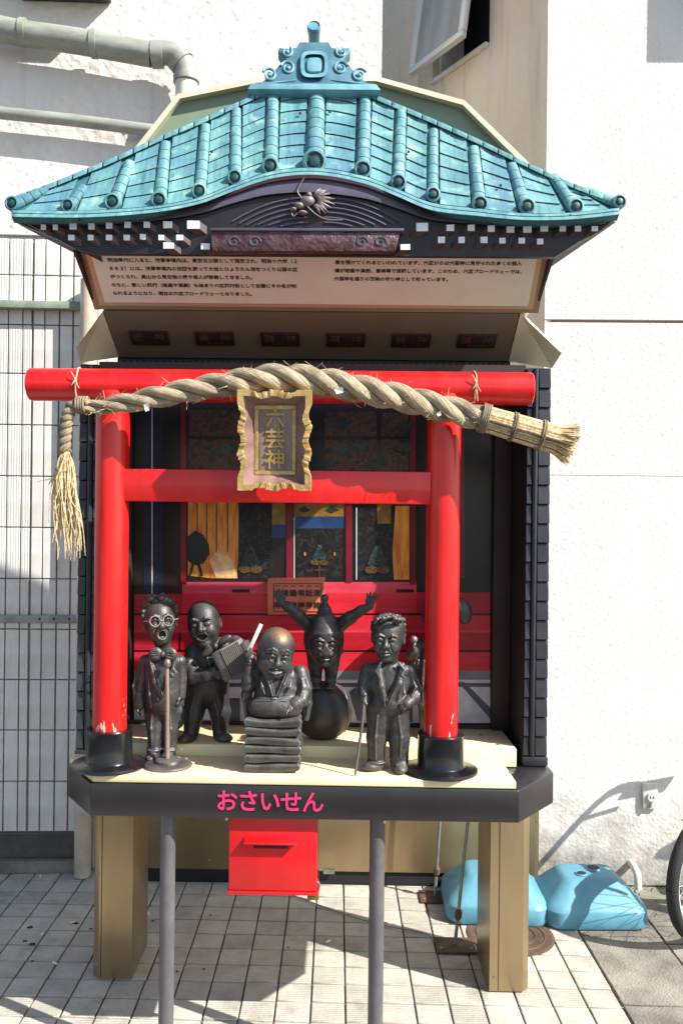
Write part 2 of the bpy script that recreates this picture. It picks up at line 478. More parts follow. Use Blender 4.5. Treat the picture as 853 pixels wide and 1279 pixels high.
# pipes on the plaster
pipe = MB().tube(catmull([LW(-60, 8, .10), LW(0, 36, .10), LW(100, 52, .10), LW(190, 68, .10)], 5), .052, 18).build('drain_pipe', M['pipe_green'], left_b, smooth=True)
elb = catmull([LW(188, 67.5, .10), LW(206, 66, .10), LW(221, 71, .10), LW(231, 84, .10), LW(233, 100, .10), LW(233, 104, .10)], 6)
MB().tube(elb, .049, 18).build('elbow', M['pipe_green'], pipe, smooth=True)
for q in (catmull([LW(190,68,.10), LW(204,68,.10)], 2), [LW(222,72,.10), LW(229,80,.10)], [LW(233,96,.10), LW(233,103,.10)]):
    MB().tube(q, .056, 18).build('pipe_collar', M['pipe_green'], pipe, smooth=True)
MB().tube([LW(233,102,.10), LW(234,150,.10), LW(238,420,.10)], .047, 18).build('down_section', M['pipe_white'], pipe, smooth=True)
for px in (30, 118):
    p = LW(px, 36+.16*px, .10)
    MB().tube([p - ldir*.012, p + ldir*.012], .058, 18).build('pipe_clamp', M['pipe_green'], pipe, smooth=True)
MB().tube([LW(-60, 133, .06), LW(0, 141, .06), LW(90, 150, .06), LW(230, 168, .06)], .026, 14).build('thin_pipe', M['pipe_green'], left_b, smooth=True)
lv = MB(); a0, z0 = la(28, 2); a1, _ = la(140, 2)
lbox(a0, a1, z0, z0+.25, 0.003, .16).build('vent_hood', mat('dark_vent', srgb(60,56,52), .6, .3), left_b, bevel=.006)
# cream downpipe at the corner
dp = LW(108, 700, .06)
MB().tube([(dp.x, dp.y, 0.005), (dp.x, dp.y, 2.55)], .036, 18).build('downpipe', M['pipe_cream'], left_b, smooth=True)

# ---- right building
RY = 3.70
corner = W(681, 300, RY).x
right_b = thing('right_building', (corner, RY, 0), 'white stucco building with angled beige side wall and tilted window', 'building')
zg = W(760, 401, RY).z; zg2 = W(760, 594, RY).z
MB().box((corner, RY, 0.0), (4.4, RY+.3, zg2-.0012)).build('front_wall', M['stucco_w'], right_b)
MB().box((corner, RY, zg2+.0012), (4.4, RY+.3, zg-.007)).build('front_wall', M['stucco_w'], right_b)
MB().box((corner, RY, zg+.007), (4.4, RY+.3, 4.6)).build('front_wall', M['stucco_w'], right_b)
MB().box((corner+.01, RY+.018, zg2-.03), (4.3, RY+.28, zg+.03)).build('joint', mat('wall_joint', srgb(150,132,110), .9), right_b)
# angled wall
wd = Vector((-math.sin(math.radians(31)), math.cos(math.radians(31)), 0)); wnrm = Vector((-wd.y, wd.x, 0))
if wnrm.y > 0: wnrm = -wnrm
wp0 = Vector((corner+.002, RY+.002, 0))
def BW(px, py, off=0.0): return WP(px, py, wp0 + wnrm*off, wnrm)
def bt(px, py):
    p = BW(px, py); return (p-wp0).dot(wd), p.z
def bwbox(t0, t1, z0, z1, o0, o1):
    P = lambda t, z, o: wp0 + wd*t + wnrm*o + Vector((0,0,z))
    return MB().add([P(t0,z0,o0),P(t1,z0,o0),P(t1,z0,o1),P(t0,z0,o1),P(t0,z1,o0),P(t1,z1,o0),P(t1,z1,o1),P(t0,z1,o1)],
           [(0,3,2,1),(4,5,6,7),(0,1,5,4),(1,2,6,5),(2,3,7,6),(3,0,4,7)])
tR, zS = bt(611, 57); tL, zS2 = bt(540, 109)
zS = (zS+zS2)/2; zT = zS + .85
tE = 1.75
bwbox(0, tR, 0, 4.6, -.2, 0).build('side_wall', M['stucco_b'], right_b)
bwbox(tL, tE, 0, 4.6, -.2, 0).build('side_wall', M['stucco_b'], right_b)
bwbox(tR+.001, tL-.001, 0, zS, -.2, 0).build('side_wall', M['stucco_b'], right_b)
bwbox(tR+.001, tL-.001, zT, 4.6, -.2, 0).build('side_wall', M['stucco_b'], right_b)
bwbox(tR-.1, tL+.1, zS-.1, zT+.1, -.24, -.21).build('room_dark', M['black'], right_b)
win = bwbox(tR+.004, tL-.004, zS+.003, zS+.022, -.17, .02).build('window', M['pipe_white'], right_b, bevel=.002)
bwbox(tR+.004, tR+.03, zS+.024, zT, -.17, -.03).build('window_jamb', M['pipe_white'], win)
bwbox(tL-.03, tL-.004, zS+.024, zT, -.17, -.03).build('window_jamb', M['pipe_white'], win)
# tilted sash, hinged at the top
hz = zT-.01; ang = math.radians(8)
def S(t, s_, o=0.0):   # s_ distance from the hinge
    return wp0 + wd*t + wnrm*(.012 + math.sin(ang)*s_ + math.cos(ang)*o) + Vector((0,0, hz - math.cos(ang)*s_ + math.sin(ang)*o))
def sbox(t0, t1, s0, s1, o0, o1):
    return MB().add([S(t0,s0,o0),S(t1,s0,o0),S(t1,s1,o0),S(t0,s1,o0),S(t0,s0,o1),S(t1,s0,o1),S(t1,s1,o1),S(t0,s1,o1)],
           [(0,3,2,1),(4,5,6,7),(0,1,5,4),(1,2,6,5),(2,3,7,6),(3,0,4,7)])
alu = mat('window_alu', srgb(205,202,192), .4, .35)
SL = .84; fw = .032
for a in ((tR+.01, tL-.01, 0, fw), (tR+.01, tL-.01, SL-fw, SL), (tR+.01, tR+.01+fw, fw+.001, SL-fw-.001), (tL-.01-fw, tL-.01, fw+.001, SL-fw-.001)):
    sbox(a[0], a[1], a[2], a[3], 0, .03).build('sash_bar', alu, win, bevel=.003)
sbox(tR+.02+fw-.012, tL-.02-fw+.012, fw-.006, SL-fw+.006, .010, .016).build('pane', mat('frosted_pane', srgb(128,130,124), .4, col2=srgb(150,152,146), vscale=3, stretch=(3,3,.5), spec=.6), win)
# outlet, stub pipe
ol = thing('wall_outlet', W(810, 993, RY-.012), 'white outdoor power outlet cover on white stucco wall', 'outlet')
oc = W(810, 993, RY)
MB().box((oc.x-.031, RY-.016, oc.z-.055), (oc.x+.031, RY-.0035, oc.z+.055)).build('cover_plate', M['pipe_white'], ol, bevel=.004)
MB().lathe([(.0001,0),(.020,0),(.020,.005),(.017,.008),(.0001,.008)], (oc.x+.004, RY-.0165, oc.z-.004), 20, axis=(0,-1,0)).build('socket', M['pipe_white'], ol, smooth=True)
for dx in (-.006, .006):
    MB().box((oc.x+.004+dx-.0015, RY-.0256, oc.z-.008), (oc.x+.004+dx+.0015, RY-.0246, oc.z+.002)).build('slot', M['black'], ol)
MB().box((oc.x-.006, RY-.024, oc.z-.046), (oc.x+.003, RY-.0165, oc.z-.030)).build('latch', M['metal_grey'], ol)
sp = W(787, 1078, RY)
stub = MB().tube(catmull([(sp.x, RY+.02, sp.z), (sp.x, RY-.045, sp.z), (sp.x+.003, RY-.075, sp.z-.02), (sp.x+.004, RY-.082, sp.z-.075)], 5), .015, 14).build('stub_pipe', M['pipe_white'], smooth=True)
tag(stub, 'small white bent drain stub low on the stucco wall', 'pipe')
# unseen box past the frame edge, added to cast an unknown fixture's shade
lp = W(925, -42, RY)
bk = thing('unseen_wall_box', (lp.x, RY, lp.z), 'grey unseen box added for its shade high on the white stucco wall', 'box')
MB().box((lp.x-.10, RY-.16, lp.z-.12), (lp.x+.12, RY-.003, lp.z+.22)).build('casing', M['metal_grey'], bk, bevel=.008)

# ================================================================== SHRINE STAND
M['deck_dark'] = mat('dark_bronze_laminate', srgb(30,27,28), 0.30, col2=srgb(40,36,37), vscale=5, spec=.6)
M['cream'] = mat('cream_board', srgb(226,212,170), 0.55, col2=srgb(214,198,152), vscale=5, vdetail=7)
M['cream_box'] = mat('cream_metal', srgb(222,214,188), 0.5, col2=srgb(205,196,168), vscale=4, vdetail=6)
M['beige_metal'] = mat('champagne_metal', srgb(166,146,112), 0.34, 0.7, col2=srgb(148,128,96), vscale=4, stretch=(1,1,.2))
M['grey_post'] = mat('grey_purple_paint', srgb(82,78,80), 0.45, col2=srgb(102,96,97), vscale=14, vdetail=8, vlo=.45, vhi=.8)
def torii_mat():
    m = mat('vermilion_paint', srgb(204,18,20), 0.36, col2=srgb(218,34,30), vscale=7, vdetail=8, vlo=.4, vhi=.75, coat=.25, spec=.45, stretch=(3,3,.7), bump=.06, bscale=30, bdist=.004, rough_var=.12)
    nt = m.node_tree; N = nt.nodes; L = nt.links; b = N['Principled BSDF']
    tc = N.new('ShaderNodeTexCoord'); sp = N.new('ShaderNodeSeparateXYZ'); L.new(tc.outputs['Object'], sp.inputs[0])
    mr = N.new('ShaderNodeMapRange'); mr.inputs['From Min'].default_value = .10; mr.inputs['From Max'].default_value = .24; mr.inputs['To Min'].default_value = .20; mr.inputs['To Max'].default_value = 0.0
    L.new(sp.outputs['Z'], mr.inputs['Value'])
    mp = N.new('ShaderNodeMapping'); mp.inputs['Scale'].default_value = (40,40,12); L.new(tc.outputs['Object'], mp.inputs['Vector'])
    nz = N.new('ShaderNodeTexNoise'); nz.inputs['Scale'].default_value = 1.6; nz.inputs['Detail'].default_value = 6; L.new(mp.outputs[0], nz.inputs['Vector'])
    ad = N.new('ShaderNodeMath'); ad.operation = 'ADD'; L.new(mr.outputs[0], ad.inputs[0]); L.new(nz.outputs['Fac'], ad.inputs[1])
    rp = N.new('ShaderNodeValToRGB'); rp.color_ramp.elements[0].position = .76; rp.color_ramp.elements[0].color = (0,0,0,1); rp.color_ramp.elements[1].position = .80; rp.color_ramp.elements[1].color = (1,1,1,1)
    L.new(ad.outputs[0], rp.inputs['Fac'])
    src = b.inputs['Base Color'].links[0].from_socket
    mx = N.new('ShaderNodeMixRGB'); mx.inputs['Color2'].default_value = srgb(226,190,170)
    L.new(rp.outputs[0], mx.inputs['Fac']); L.new(src, mx.inputs['Color1']); L.new(mx.outputs[0], b.inputs['Base Color'])
    return m
M['torii'] = torii_mat(); M['torii_beam'] = M['torii']
M['box_red'] = mat('red_box_paint', srgb(206,18,26), 0.34, col2=srgb(190,16,22), vscale=6, coat=.2)
M['gloss_black'] = mat('gloss_black', (0.006,0.006,0.007,1), 0.22, col2=(.012,.012,.013,1), vscale=9, coat=.15, spec=.35)
M['tile_black'] = mat('black_wall_tile', srgb(34,36,40), 0.38, col2=srgb(48,50,56), vscale=12, vdetail=7, randv=.25)
M['brown_dark'] = mat('dark_brown_board', srgb(52,36,30), 0.6, col2=srgb(40,28,24), vscale=6)
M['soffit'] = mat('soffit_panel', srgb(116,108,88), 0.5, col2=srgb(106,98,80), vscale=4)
M['pink'] = mat('pink_lettering', srgb(224,44,104), 0.5)
M['brass'] = mat('brass', srgb(150,128,76), 0.4, 0.8, col2=srgb(110,94,58), vscale=30)

DF = 2.37
DZ0, DZ1 = 0.717, 0.806
xl, xr = W(113, 985, DF).x, W(648, 988, DF).x
XL, XR = -0.787, 0.640
DCH = 2.545
shrine = thing('shrine_stand', (-.07, 2.75, 0), 'shrine stand with turquoise roof, signboard, cream deck and square beige legs', 'shrine')
deck_plan = [(xl,DF),(xr,DF),(XR,DCH),(XR,3.12),(XL,3.12),(XL,DCH)]
deck = MB().prism([(x,y,DZ0) for x,y in deck_plan], (0,0,DZ1-DZ0)).build('deck', M['deck_dark'], shrine, bevel=.003)
# cream boards
cz = DZ1+.002
lower = [(xl+.006,DF+.006),(W(645,980,DF).x,DF+.006),(W(645,980,DF).x,2.585),(XL+.012,2.585),(XL+.012,DCH-.006)]
MB().prism([(x,y,cz) for x,y in lower], (0,0,.020)).build('lower_board', M['cream'], shrine, bevel=.0025)
LZ = cz+.020
UX = W(646, 938, 2.575).x
MB().box((XL+.10, 2.587, cz), (UX, 2.835, LZ+.034)).build('upper_board', M['cream'], shrine, bevel=.0025)
UZ = LZ+.034
for (px, py, dd) in ((611,940,2.55),(638,965,2.42),(600,918,2.70),(622,930,2.60),(226,936,2.6)):
    z = LZ if dd < 2.58 else UZ
    p = WZ(px, py, z+.0005); MB().lathe([(.006,0),(.006,.002),(.0001,.003)], p, 10).build('screw_head', M['metal_grey'], shrine)
# legs
def leg(x0, x1, y0, y1, chl):
    c = .022
    pl = [(x0+c*chl,y0),(x1-c*(1-chl),y0),(x1,y0+c*(1-chl)),(x1,y1),(x0,y1),(x0,y0+c*chl)]
    out = []
    for p in pl:
        if not out or (Vector(p)-Vector(out[-1])).length > 1e-5: out.append(p)
    lg = MB().prism([(x,y,.003) for x,y in out], (0,0,DZ0-.006)).build('leg', M['beige_metal'], shrine, bevel=.0015)
    MB().box((x0+(x1-x0)*.22, y0-.0012, .006), (x0+(x1-x0)*.235, y0-.0002, DZ0-.004)).build('panel_seam', M['brown_dark'], lg)
    for zz in (.05, .35, .66): MB().lathe([(.0035,0),(.0035,.0015),(.0001,.002)], (x0+(x1-x0)*.12, y0-.0005, zz), 8, axis=(0,-1,0)).build('rivet', M['metal_grey'], lg)
    return lg
leg(W(115,1200,2.87).x, W(165,1200,2.87).x, 2.87, 3.11, 1)
leg(W(611,1200,2.84).x, W(661,1200,2.84).x, 2.84, 3.09, 0)
for px in (209, 470):
    x = W(px, 1150, 2.425).x
    MB().tube([(x,2.425,.002),(x,2.425,DZ0-.001)], .0212, 20).build('support_post', M['grey_post'], shrine, smooth=True)
for px, py in ((283,1023),(480,1027)):
    p = W(px, py, DF-.001); MB().lathe([(.004,0),(.004,.002),(.0001,.003)], p, 10, axis=(0,-1,0)).build('screw_head', M['metal_grey'], shrine)

def text_mesh(body, size, material, name, origin, xdir, ydir, parent, align='CENTER', extrude=.0006, bold=0.0, shear=0.0, spacing=1.0, line=1.0, wscale=1.0):
    cu = bpy.data.curves.new('t', 'FONT')
    cu.body = body; cu.size = size; cu.align_x = align; cu.align_y = 'CENTER'
    cu.extrude = extrude; cu.offset = bold; cu.shear = shear; cu.space_character = spacing; cu.space_line = line
    cu.resolution_u = 2
    tmp = bpy.data.objects.new('t', cu); C.objects.link(tmp)
    dg = bpy.context.evaluated_depsgraph_get()
    me = bpy.data.meshes.new_from_object(tmp.evaluated_get(dg))
    bpy.data.objects.remove(tmp); bpy.data.curves.remove(cu)
    xd = Vector(xdir).normalized(); yd = Vector(ydir).normalized(); zd = xd.cross(yd)
    o = Vector(origin); base = wloc(parent)
    for v in me.vertices:
        p = o + xd*(v.co.x*wscale) + yd*v.co.y + zd*v.co.z
        v.co = p - base
    me.materials.clear(); me.materials.append(material)
    me.name = name
    return link(name, me, parent, base)

EX = (1,0,0); EZ = (0,0,1)
text_mesh('おさいせん', .062, M['pink'], 'lettering', W(337, 1003, DF-.002), EX, EZ, deck, bold=.0008, extrude=.0008, spacing=.9)

# ---- display case
CZ1 = W(672, 459, 2.60).z
cR0, cR1 = W(656, 700, 2.60).x, W(686, 700, 2.60).x
cL0, cL1 = W(97, 700, 2.60).x, W(119, 700, 2.60).x
for (a, b, side) in ((cR0, cR1, 1), (cL0, cL1, -1)):
    col = MB().box((a, 2.612, DZ1+.001), (b, 3.10, CZ1)).build('tile_column', M['black'], shrine)
    n = 20
    zb, zt = DZ1+.032, CZ1-.004
    rh = (zt-zb)/n
    mid = a+(b-a)*(.36 if side > 0 else .64)
    MB().box((a-.001, 2.596, DZ1+.003), (b+.001, 2.612, DZ1+.030)).build('foot_block', M['tile_black'], col, bevel=.003)
    MB().tube([(mid,2.604,zb),(mid,2.604,zt)], .0085, 8).build('ridge_bar', M['tile_black'], col, smooth=True)
    for i in range(n):
        for (u, v) in ((a, mid-.0085), (mid+.0085, b)):
            dz = rh*.5 if u == a else 0
            z0 = zb+i*rh+.0012; z1 = zb+(i+1)*rh-.0012
            MB().add([(u+.001,2.612,z0),(v-.001,2.612,z0),(v-.001,2.600,z0),(u+.001,2.600,z0),
                      (u+.001,2.612,z1),(v-.001,2.612,z1),(v-.001,2.606,z1),(u+.001,2.606,z1)],
                     [(0,3,2,1),(4,5,6,7),(0,1,5,4),(1,2,6,5),(2,3,7,6),(3,0,4,7)]).build('tile', M['tile_black'], col, bevel=.0015, seg=1)
MY = 2.84
MB().box((cL1-.001, MY+.004, UZ-.05), (cR0+.001, 3.08, CZ1)).build('case_back', M['brown_dark'], shrine)
MB().box((cL1+.001, 2.62, CZ1-.02), (cR0-.001, MY, CZ1+.01)).build('case_ceiling', M['brown_dark'], shrine)
fx0, fx1 = W(166, 700, MY).x, W(614, 700, MY).x
for (a, b) in ((cL1+.001, fx0), (fx1, cR0-.001)):
    MB().box((a, MY-.03, UZ+.001), (b, MY+.002, CZ1-.021)).build('case_frame', M['brown_dark'], shrine, bevel=.002)
MB().box((fx0+.001, MY-.012, UZ+.001), (fx1-.001, MY+.002, UZ+.012)).build('case_frame', M['brown_dark'], shrine)

# ---- painted backdrop (a flat picture, laid up in thin layers)
def paint(name, c1, c2, sc=18, stretch=None):
    return mat(name, c1, .30, col2=c2, vscale=sc, vdetail=6, vlo=.35, vhi=.68, stretch=stretch, spec=.4)
PM = {
 'dark': paint('paint_dark', srgb(26,20,20), srgb(38,28,26)), 'navy': paint('paint_navy', srgb(20,30,48), srgb(30,42,64)),
 'red': paint('paint_red', srgb(196,30,44), srgb(212,44,58), 9, (1,1,6)), 'redd': paint('paint_deep_red', srgb(164,20,34), srgb(182,30,44), 9, (1,1,6)),
 'pillar': paint('paint_pillar', srgb(120,20,32), srgb(96,15,26), 14), 'pinkr': paint('paint_pink_red', srgb(212,70,92), srgb(196,48,72), 9, (1,1,6)),
 'orange': paint('paint_orange', srgb(232,160,58), srgb(186,88,28), 20, (3,1,.5)), 'orange2': paint('paint_pale_orange', srgb(236,206,150), srgb(206,130,60), 26),
 'gold': paint('paint_gold', srgb(150,112,44), srgb(110,80,34), 30), 'brown': paint('paint_brown', srgb(86,58,34), srgb(58,44,30), 16),
 'teal': paint('paint_dull_teal', srgb(42,62,60), srgb(30,40,40), 30), 'white': paint('paint_white', srgb(206,204,206), srgb(176,174,182), 14),
 'grey': paint('paint_grey', srgb(128,124,136), srgb(106,104,120), 12, (1,1,5)), 'blue': paint('paint_blue', srgb(36,66,110), srgb(28,50,88), 20),
 'slate': paint('paint_slate', srgb(84,84,100), srgb(70,68,82), 14), 'black': paint('paint_black', srgb(12,10,10), srgb(18,14,14)),
}
def murk(name, stops, sc):
    m = mat(name, stops[0][1], .42, spec=.4); nt = m.node_tree; N = nt.nodes; L = nt.links; b = N['Principled BSDF']
    tc = N.new('ShaderNodeTexCoord'); nz = N.new('ShaderNodeTexNoise'); nz.inputs['Scale'].default_value = sc; nz.inputs['Detail'].default_value = 6; nz.inputs['Distortion'].default_value = 1.2
    L.new(tc.outputs['Object'], nz.inputs['Vector'])
    rp = N.new('ShaderNodeValToRGB'); cr = rp.color_ramp
    cr.elements[0].position = stops[0][0]; cr.elements[0].color = stops[0][1]; cr.elements[1].position = stops[-1][0]; cr.elements[1].color = stops[-1][1]
    for p, c in stops[1:-1]:
        e = cr.elements.new(p); e.color = c
    L.new(nz.outputs['Fac'], rp.inputs['Fac']); L.new(rp.outputs[0], b.inputs['Base Color'])
    return m
PM['murk'] = murk('paint_murk', [(.46,srgb(14,12,13)),(.56,srgb(30,24,22)),(.62,srgb(60,44,26)),(.66,srgb(24,34,38)),(.75,srgb(40,30,26))], 55)
PM['murk2'] = murk('paint_murk_teal', [(.36,srgb(16,20,22)),(.5,srgb(40,60,60)),(.56,srgb(20,22,24)),(.64,srgb(96,104,96)),(.72,srgb(34,44,44))], 90)
PM['murk3'] = murk('paint_murk_gold', [(.38,srgb(30,22,14)),(.5,srgb(104,78,32)),(.58,srgb(40,28,18)),(.68,srgb(140,108,50))], 90)
PM['murk4'] = murk('paint_murk_brown', [(.34,srgb(40,28,20)),(.48,srgb(92,62,34)),(.56,srgb(52,42,32)),(.62,srgb(34,48,48)),(.72,srgb(110,80,44))], 26)
mural = MB().prism([W(167,495,MY), W(613,497,MY), W(613,905,MY), W(167,903,MY)], (0,.003,0)).build('backdrop', PM['dark'], shrine)
def mq(name, pts, m, lay=1):
    yy = MY-.0014*lay
    return MB().prism([W(x,y,yy) for x,y in pts], (0,.0010,0)).build(name, PM[m], mural)
def mr_(name, x0, y0, x1, y1, m, lay=1): return mq(name, [(x0,y0),(x1,y0),(x1,y1),(x0,y1)], m, lay)
mr_('painted_panel', 236,512,300,588,'murk4'); mr_('painted_panel', 406,514,470,590,'murk4'); mr_('painted_panel', 476,516,510,590,'murk4')
for i in range(7): 
    x = random.choice([245,270,415,440,455,482,495]); y = random.uniform(530,570)
    mq('painted_leaf', [(x,y),(x+12,y-8),(x+22,y-2),(x+14,y+8)], 'teal', 2+.35*i)
mr_('painted_lintel', 232,588,518,600,'black'); mr_('painted_lintel', 236,545,512,548,'black',5)
mr_('painted_curtain', 180,500,204,742,'navy'); mr_('painted_line', 189.5,505,191,742,'white',2)
mr_('painted_curtain', 548,505,572,735,'navy'); 
for x in (226, 512): mr_('painted_pillar', x,500,x+7,730,'pillar',4)
mr_('painted_pillar', 574,505,580,722,'pillar',3)
for x in (358, 432): mr_('painted_pillar', x,600,x+8,727,'pillar',4)
mq('painted_drape', [(235,625),(298,625),(298,690),(296,723),(262,722),(235,719)], 'orange')
mq('painted_pale_patch', [(262,700),(276,680),(290,700),(297,722),(270,722)], 'orange2', 2)  # pale orange patch in the painted drape
for x in (246, 258, 270, 284): mr_('painted_fold', x, 628, x+1.2, 690, 'brown', 3)
mq('painted_drum', [(235,670),(244,663),(254,668),(261,680),(262,692),(254,704),(242,706),(235,700)], 'black', 4)
mq('painted_drum_stand', [(246,704),(250,704),(254,720),(251,720)], 'black', 4); mq('painted_drum_stand', [(240,704),(243,704),(238,720),(236,720)], 'black', 4)
mr_('painted_curtain', 299,626,340,724,'murk',1); mr_('painted_hanging', 340,628,357,655,'gold',1); mr_('painted_hanging', 340,655,357,672,'blue',1)
mr_('painted_frieze', 367,629,431,645,'gold',1); mr_('painted_band', 367,645,431,660,'blue',1); mr_('painted_altar', 371,661,428,726,'murk',1)
mq('painted_leaf', [(372,637),(380,632),(388,637),(380,641)], 'teal', 2); mq('painted_leaf', [(406,637),(414,632),(424,637),(414,641)], 'teal', 2)
mr_('painted_line', 367,646,368.2,726,'white',3); mr_('painted_line', 444.5,634,446,724,'white',3); mr_('painted_curtain', 441,628,511,724,'murk',1)
mq('painted_drape', [(494,632),(511,632),(511,724),(492,724),(490,690)], 'orange', 2)
mr_('painted_hanging', 471,630,488,654,'gold',2)
def painted_idol(cx, cy, s, m1, m2):
    mq('painted_idol', [(cx-3*s,cy-18*s),(cx+3*s,cy-18*s),(cx+8*s,cy-6*s),(cx+12*s,cy+6*s),(cx-12*s,cy+6*s),(cx-8*s,cy-6*s)], m1, 3)
    for dx in (-7, 7):
        mq('painted_lotus', [(cx+(dx+8*math.cos(a))*s, cy+(11+5*math.sin(a))*s) for a in [k*math.pi/4 for k in range(8)]], m2, 4)
painted_idol(313, 700, 1.0, 'murk2', 'murk3'); painted_idol(471, 700, 1.05, 'murk2', 'murk3'); painted_idol(399, 694, .75, 'murk2', 'murk3')
for x in (380, 417): mr_('painted_candle', x, 690, x+2, 694, 'orange', 3)
mq('painted_lattice', [(398,705),(400,705),(400,724),(398,724)], 'brown', 3); mq('painted_lattice', [(393,711),(405,711),(405,713),(393,713)], 'brown', 4)
# red steps
mr_('painted_step', 168,742,228,766,'redd',2); mr_('painted_step', 228,727,520,741,'pinkr',2); mr_('painted_step', 520,740,612,766,'redd',2)
mr_('painted_step', 228,741,520,766,'red',2)
for (y0,y1,m) in ((766,768.5,'black'),(768.5,787,'red'),(787,790,'pinkr'),(790,812,'redd'),(812,814.5,'black'),(814.5,838,'red')):
    mr_('painted_step', 168,y0,612,y1,m,2)
for x in (224, 330, 470, 560): mr_('painted_joint', x, 790, x+2, 812, 'black', 3)
for x in (275, 420, 520): mr_('painted_joint', x, 814.5, x+2, 838, 'black', 3)
mr_('painted_stone', 168,838,612,849,'grey',2); mr_('painted_stone', 168,849,612,853,'white',2); mr_('painted_stone', 168,853,612,858,'slate',2)
mr_('painted_stone', 168,858,612,903,'white',2)
mq('painted_rail', [(572,852),(580,852),(612,884),(612,898)], 'slate', 3); mr_('painted_stone', 545,880,570,902,'grey',3)
mq('painted_rail', [(436,864),(444,858),(456,878),(452,900),(446,900)], 'slate', 3); mr_('painted_stone', 280,872,300,902,'slate',3); mr_('painted_stone', 505,870,515,902,'slate',3)
for x in (300, 505): mr_('painted_hook', x-10, 736, x+12, 740, 'black', 4)

# ---- small orange notice
ny = MY-.035
notice = thing('notice_plate', W(370, 768, ny), 'orange notice plate with black lettering fixed to red painted backdrop', 'sign')
orange = mat('orange_board', srgb(212,112,78), .5, col2=srgb(200,100,68), vscale=8)
nb_ = MB().prism([W(334,723,ny), W(405,722.5,ny), W(405.5,767,ny), W(334.5,768,ny)], (0,.033,0)).build('board', orange, notice, bevel=.002)
ink = mat('black_ink', (.015,.012,.012,1), .6)
for (x0,y0,x1,y1) in ((341.5,728.5,402,729.3),(341.5,763.5,402,764.3),(341.5,729.4,342.3,763.4),(401.2,729.4,402,763.4)):
    MB().prism([W(x0,y0,ny-.0016),W(x1,y0,ny-.0016),W(x1,y1,ny-.0016),W(x0,y1,ny-.0016)], (0,.0008,0)).build('border_line', ink, notice)
for k, (ch) in enumerate('戯奏踊唄話演'):
    cx = 346.5+9.9*k
    for (y, c, sz) in ((741.5, ch, .0235), (756.5, '神', .0235)):
        text_mesh(c, sz, ink, 'lettering', W(cx, y, ny-.0016), EX, EZ, notice, bold=.0004)
    text_mesh('一', .017, ink, 'lettering', W(cx, 732.5, ny-.0016), EX, EZ, notice, bold=.0005)

# ---- offering box under the deck
OB = 2.395
bz0 = W(340, 1113, OB).z; bx0, bx1 = W(286,1070,OB).x, W(396,1070,OB).x
obox_ = thing('offering_box', ((bx0+bx1)/2, OB+.07, bz0), 'red metal offering box with coin slot hanging under the deck front', 'box')
MB().box((bx0, OB, bz0), (bx1, OB+.15, DZ0-.001)).build('body', M['box_red'], obox_, bevel=.003)
MB().box((bx0-.004, OB-.004, bz0-.010), (bx1+.004, OB+.154, bz0-.001)).build('bottom_rim', M['box_red'], obox_, bevel=.002)
h0, h1 = W(306,1048,OB), W(373,1053,OB)
MB().add([(h0.x,OB-.001,h0.z+.008),(h1.x,OB-.001,h0.z+.008),(h1.x,OB-.001,h0.z-.004),(h0.x,OB-.001,h0.z-.004),
          (h0.x,OB-.024,h0.z-.003),(h1.x,OB-.024,h0.z-.003),(h1.x,OB-.024,h0.z-.006),(h0.x,OB-.024,h0.z-.006)],
         [(0,1,2,3),(4,7,6,5),(0,4,5,1),(3,2,6,7),(0,3,7,4),(1,5,6,2)]).build('slot_hood', M['box_red'], obox_, bevel=.001)
s0, s1 = W(317,1056,OB), W(360,1060,OB)
MB().box((s0.x, OB-.0015, s1.z), (s1.x, OB-.0003, s0.z)).build('coin_slot', M['black'], obox_)
pl0 = W(391, 1113, OB+.0)
padlock = thing('padlock', (pl0.x, OB+.02, pl0.z), 'small brass padlock hanging at bottom corner of red offering box', 'padlock')
MB().box((pl0.x-.016, OB+.008, pl0.z-.030), (pl0.x+.016, OB+.022, pl0.z-.0115)).build('lock_body', M['brass'], padlock, bevel=.003)
MB().tube(catmull([(pl0.x+.002,OB+.015,pl0.z-.012),(pl0.x+.002,OB+.015,pl0.z+.012),(pl0.x+.010,OB+.015,pl0.z+.020),(pl0.x+.017,OB+.015,pl0.z+.012),(pl0.x+.014,OB+.015,pl0.z-.012)],5), .0028, 8).build('shackle', M['metal_grey'], padlock, smooth=True)

# ---- soffit with name plates
sf = [W(130,389,2.6), W(648,392,2.6), W(634,451,2.78), W(150,446,2.78)]
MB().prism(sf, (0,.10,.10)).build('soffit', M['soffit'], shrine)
rA, rB, rC, rE = W(649.5,392,2.6), W(701,441,2.70), W(689,460,2.82), W(635,451.2,2.782)
MB().prism([rA, rB, rC, rE], (-.0,.12,.06)).build('soffit_end', M['cream_box'], shrine)
lA, lB, lC, lE = W(128.5,389,2.6), W(96,434,2.70), W(101,453,2.82), W(149,446.2,2.782)
MB().prism([lA, lE, lC, lB], (.0,.12,.06)).build('soffit_end', M['cream_box'], shrine)
sn_ = (sf[1]-sf[0]).cross(sf[3]-sf[0]).normalized()
if sn_.y > 0: sn_ = -sn_
yup = (sf[0]-sf[3]); yup = (yup - Vector(EX)*yup.x).normalized()
plate_m = mat('dark_red_plate', srgb(58,40,38), .5, col2=srgb(48,34,33), vscale=10)
red_ink = mat('red_ink', srgb(98,62,54), .5)
